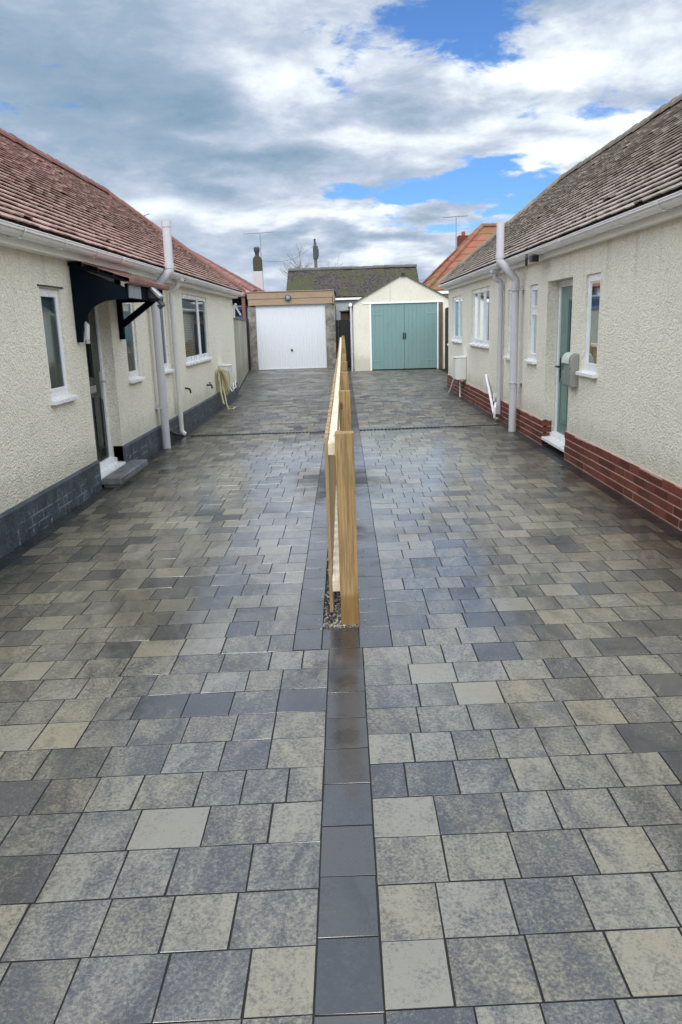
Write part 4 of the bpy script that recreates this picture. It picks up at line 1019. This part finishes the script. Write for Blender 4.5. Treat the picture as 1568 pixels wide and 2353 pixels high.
def hip_house(x0, x1, y0, y1, ze, ta, label, wm, tm, rm, gauge, alongx):
    h = thing('house', ((x0 + x1) / 2, (y0 + y1) / 2, 0), label, 'house')
    q = MB(); q.box(x0 + .3, x1 - .3, y0 + .3, y1 - .3, -.02, ze); q.build('wall', wm, h)
    T = min(x1 - x0, y1 - y0) / 2; n = int(T / gauge) + 1; q = MB()
    # stepped courses all round (each course a thin lipped strip)
    for r in range(n):
        a = r * gauge; b = min((r + 1) * gauge, T)
        if b - a < .02: continue
        za, zb = ze + a * ta + .035, ze + b * ta
        ring = lambda d, z: [(x0 + d, y0 + d, z), (x1 - d, y0 + d, z), (x1 - d, y1 - d, z), (x0 + d, y1 - d, z)]
        A, B, C = ring(a, za), ring(b, zb), ring(a, za - .055)
        for i in range(4):
            j = (i + 1) % 4; L = (Vector(A[j]) - Vector(A[i])).length; m_ = max(1, int(L / .33))
            for k in range(m_):
                u0, u1 = k / m_, (k + 1) / m_; col = (random.random(), random.random(), random.random())
                lp = lambda P_, Q_, u: tuple(Vector(P_).lerp(Vector(Q_), u))
                q.grid([lp(A[i], A[j], u0), lp(A[i], A[j], u1), lp(B[i], B[j], u1), lp(B[i], B[j], u0), lp(C[i], C[j], u0), lp(C[i], C[j], u1)], [(0, 1, 2, 3), (0, 4, 5, 1)], col)
    ro = q.build('roof', tm, h, fixn=False)
    zr = ze + T * ta; q = MB()
    if (x1 - x0) > (y1 - y0): ra, rb = (x0 + T, (y0 + y1) / 2, zr), (x1 - T, (y0 + y1) / 2, zr)
    else: ra, rb = ((x0 + x1) / 2, y0 + T, zr), ((x0 + x1) / 2, y1 - T, zr)
    ridge_run(q, ra, rb, .13, .4)
    for c in ((x0, y0), (x0, y1), (x1, y0), (x1, y1)):
        e_ = ra if (Vector(c) - Vector(ra[:2])).length < (Vector(c) - Vector(rb[:2])).length else rb
        ridge_run(q, (c[0], c[1], ze + .03), (e_[0], e_[1], zr), .12, .4)
    q.build('ridge_tiles', rm, ro)
    q = MB(); q.box(x0 + .02, x1 - .02, y0 + .02, y0 + .05, ze - .14, ze + .02); q.box(x0 + .02, x1 - .02, y1 - .05, y1 - .02, ze - .14, ze + .02); q.box(x0 + .02, x0 + .05, y0 + .051, y1 - .051, ze - .14, ze + .02); q.box(x1 - .05, x1 - .02, y0 + .051, y1 - .051, ze - .14, ze + .02)
    q.build('fascia', M['fascia'], h)
    return h
def aerial(name, x, y, z0, z1, boom, label, tilt=.0, n=9):
    o = thing(name, (x, y, z0), label, 'aerial')
    q = MB(); q.tube([(x, y, z0), (x, y, z1)], .022, 8); q.build('mast', M['alu'], o)
    q = MB(); q.tube([(x - boom * .55, y, z1 - tilt), (x + boom * .45, y, z1 + tilt)], .016, 6)
    for i in range(n):
        u = -.55 + i / (n - 1); q.tube([(x + boom * u, y - .18, z1 + tilt * u * 2), (x + boom * u, y + .18, z1 + tilt * u * 2)], .008, 5)
    q.build('boom', M['alu'], o); return o
nb1 = hip_house(-12.5, -3.25, 30.0, 40.0, 2.72, .60, 'neighbouring house with a faded red hipped roof beyond the left bungalow', M['cream_smooth'], M['tile_pink'], M['ridge_left'], .2, False)
aerial('tv_aerial', -8.35, 34.5, 5.2, 6.10, .7, 'small television aerial just showing above the left bungalow roof', .12, 5)
nb2 = hip_house(3.36, 13.5, 32.6, 38.2, 2.70, .98, 'neighbouring house with an orange hipped tiled roof beyond the right bungalow', M['cream_smooth'], M['tile_orange'], M['tile_orange'], .30, True)
q = MB(); q.box(5.5, 6.0, 37.9, 38.4, 2.6, 5.32, (.4, .4, .4)); ch = q.build('chimney', M['brick'], nb2, bevel=.01)
q = MB(); q.tube([(5.75, 38.1, 5.32), (5.75, 38.1, 5.5)], .09, 12); q.build('chimney_pot', M['tile_orange'], ch)
aerial('tv_aerial', 5.42, 38.15, 4.6, 6.18, 1.1, 'television aerial beside the red brick chimney of the orange-roofed house', .02, 7)
nb3 = thing('house', (-5.5, 47, 0), 'far house with a tall white and moss-dark chimney stack behind the flat-roofed garage', 'house')
q = MB(); q.box(-9.5, -3.9, 44.0, 50, -.02, 2.3); q.build('wall', M['cream_smooth'], nb3)
q = MB(); q.prism([(-9.8, 2.25), (-3.6, 2.25), (-6.7, 3.25)], 'y', 43.8, 50.2); q.build('roof', M['tile_pink'], nb3)
q = MB(); q.box(-4.92, -4.40, 44.8, 45.3, 2.2, 4.45); ch = q.build('chimney', M['chimney_white'], nb3, bevel=.01)
q = MB(); q.prism([(-4.90, 4.451), (-4.41, 4.451), (-4.42, 5.10), (-4.52, 5.25), (-4.80, 5.25), (-4.90, 5.10)], 'y', 44.82, 45.28, (.4, .4, .4)); q.build('chimney_top', M['chimney_moss'], ch, bevel=.01)
q = MB(); q.tube([(-4.67, 45.05, 5.25), (-4.67, 45.05, 5.45), (-4.67, 45.05, 5.5), (-4.67, 45.05, 5.7), (-4.67, 45.05, 5.76)], [.11, .12, .16, .17, .12], 12); q.build('chimney_pot', M['darkgrey'], ch, smooth=True)
aerial('tv_aerial', -4.47, 45.35, 4.6, 6.52, 1.65, 'wide television aerial on top of the tall white chimney stack', .03, 9)

van = thing('parked_van', (-4.2, 29.0, 0), 'blue parked van whose top shows over the yard wall, left of the white-doored garage', 'van')
q = MB(); q.prism([(-4.65, .35), (-4.65, 1.5), (-4.55, 2.02), (-4.40, 2.16), (-3.45, 2.16), (-3.32, 2.02), (-3.28, 1.5), (-3.28, .35)], 'y', 28.2, 29.8); q.build('body', M['blue'], van, bevel=.04)
q = MB(); q.prism([(-4.5, 2.161), (-4.38, 2.22), (-3.46, 2.22), (-3.36, 2.161)], 'y', 28.25, 29.75); q.build('roof_panel', M['box_white'], van, bevel=.02)
q = MB(); q.box(-4.45, -3.42, 28.18, 28.199, 1.86, 2.08); q.build('rear_window', M['glass'], van)
q = MB()
for x in (-4.6, -3.42):
    for y in (28.5, 29.5):
        pass
for x in (-4.55, -3.38):
    for y in (28.55, 29.45):
        q = MB(); q.tube([(x - .09, y, .33), (x + .09, y, .33)], .33, 20); q.build('wheel', M['rubber'], van)
cp = thing('porch', (-3.9, 30.0, 0), 'red-tiled lean-to with a red edge board above the blue van', 'porch')
q = MB(); q.prism([(-4.6, 2.60), (-3.36, 2.60), (-3.36, 2.50), (-4.6, 2.50)], 'y', 27.75, 30.2); q.build('edge_board', M['ridge_left'], cp)
q = MB(); q.box(-3.50, -3.38, 27.8, 27.9, 0, 2.5); q.build('post', M['ridge_left'], cp)
q = MB(); q.box(-4.7, -3.4, 29.9, 30.0, .0, 2.5); q.build('back_wall', M['room'], cp)

# telegraph pole and wires
tpole = thing('telegraph_pole', (-1.87, 60, 0), 'wooden telegraph pole rising behind the mossy roof', 'pole')
q = MB(); q.tube([(-1.87, 60, 0), (-1.87, 60, 4), (-1.89, 60, 7.35)], [.15, .13, .11], 12, (.4, .4, .4)); q.build('pole', M['pole_wood'], tpole, smooth=True)
q = MB(); q.tube([(-1.87, 60, 6.2), (-1.87, 60, 7.1)], .19, 10); q.tube([(-1.90, 60, 7.1), (-1.91, 60, 7.62)], .08, 8); q.tube([(-1.73, 59.9, 6.35), (-1.73, 59.9, 6.9)], .1, 8); q.build('junction_box', M['darkgrey'], tpole)
wr = MB()
for (xe, ye_, ze_) in ((-4.7, 45.6, 5.1),):
    pts = []
    for i in range(17):
        u = i / 16; pts.append((-1.9 + (xe + 1.9) * u, 60 + (ye_ - 60) * u, 7.2 + (ze_ - 7.2) * u - .5 * math.sin(math.pi * u)))
    wr.tube(pts, .007, 5)
wr.build('wire', M['wire'], tpole)

# bare tree
tr_ = thing('bare_tree', (-2.7, 62, 0), 'leafless tree with a rounded fan of twigs behind the mossy roof', 'tree')
tk = MB(); br_ = MB()
def grow(p, d, L, r, lev):
    p = Vector(p); d = Vector(d).normalized(); pts = [p]; rr = [r]; n = 4
    for i in range(n):
        d = (d + Vector((random.uniform(-1, 1), random.uniform(-1, 1), random.uniform(-.4, .9))) * .13).normalized()
        p = p + d * (L / n); pts.append(p); rr.append(r * (1 - .55 * (i + 1) / n))
    (tk if lev < 1 else br_).tube(pts, rr, 6 if lev < 2 else 4)
    if lev >= 5: return
    k = (5, 4, 4, 3, 3)[lev]
    for i in range(k):
        t0 = random.uniform(.35, 1.0) if lev else random.uniform(.55, 1.0)
        q_ = pts[min(n, int(t0 * n + .5))]
        ax2 = Vector((random.uniform(-1, 1), random.uniform(-1, 1), random.uniform(-.3, .5)))
        nd_ = (d + ax2 * (.95 if lev < 2 else .75)).normalized(); nd_.z = abs(nd_.z) * .8 + .12
        grow(q_, nd_, L * random.uniform(.60, .82), r * .45 if lev else r * .5, lev + 1)
random.seed(11)
grow((-2.6, 62, 0), (0, 0, 1), 3.0, .20, 0)
tk.build('trunk', M['bark'], tr_, smooth=True); br_.build('crown', M['bark'], tr_)
zs_ = max(v[2] for v in br_.v); print('tree top', zs_, 'faces', len(br_.f))
# small boundary beyond everything so that the drive does not end at the bare horizon
for k, (x0, x1, y) in enumerate(((-60, -13, 70), (14, 60, 66))):
    hd = MB(); random.seed(5 + k)
    for i in range(2600):
        cx_ = random.uniform(x0, x1); cz_ = random.uniform(0, 2.2); cy_ = y + random.uniform(-.6, .6); r_ = random.uniform(.12, .3)
        a_ = Vector((random.uniform(-1, 1), random.uniform(-1, 1), random.uniform(-1, 1))).normalized() * r_; b_ = a_.orthogonal().normalized() * r_
        c_ = Vector((cx_, cy_, cz_)); hd.face([c_ - a_, c_ + b_, c_ + a_, c_ - b_])
    tag(hd.build('hedge', M['moss_roof'], base=((x0 + x1) / 2, y, 0)), 'distant clipped hedge far to the %s of the houses' % ('left', 'right')[k], 'hedge')
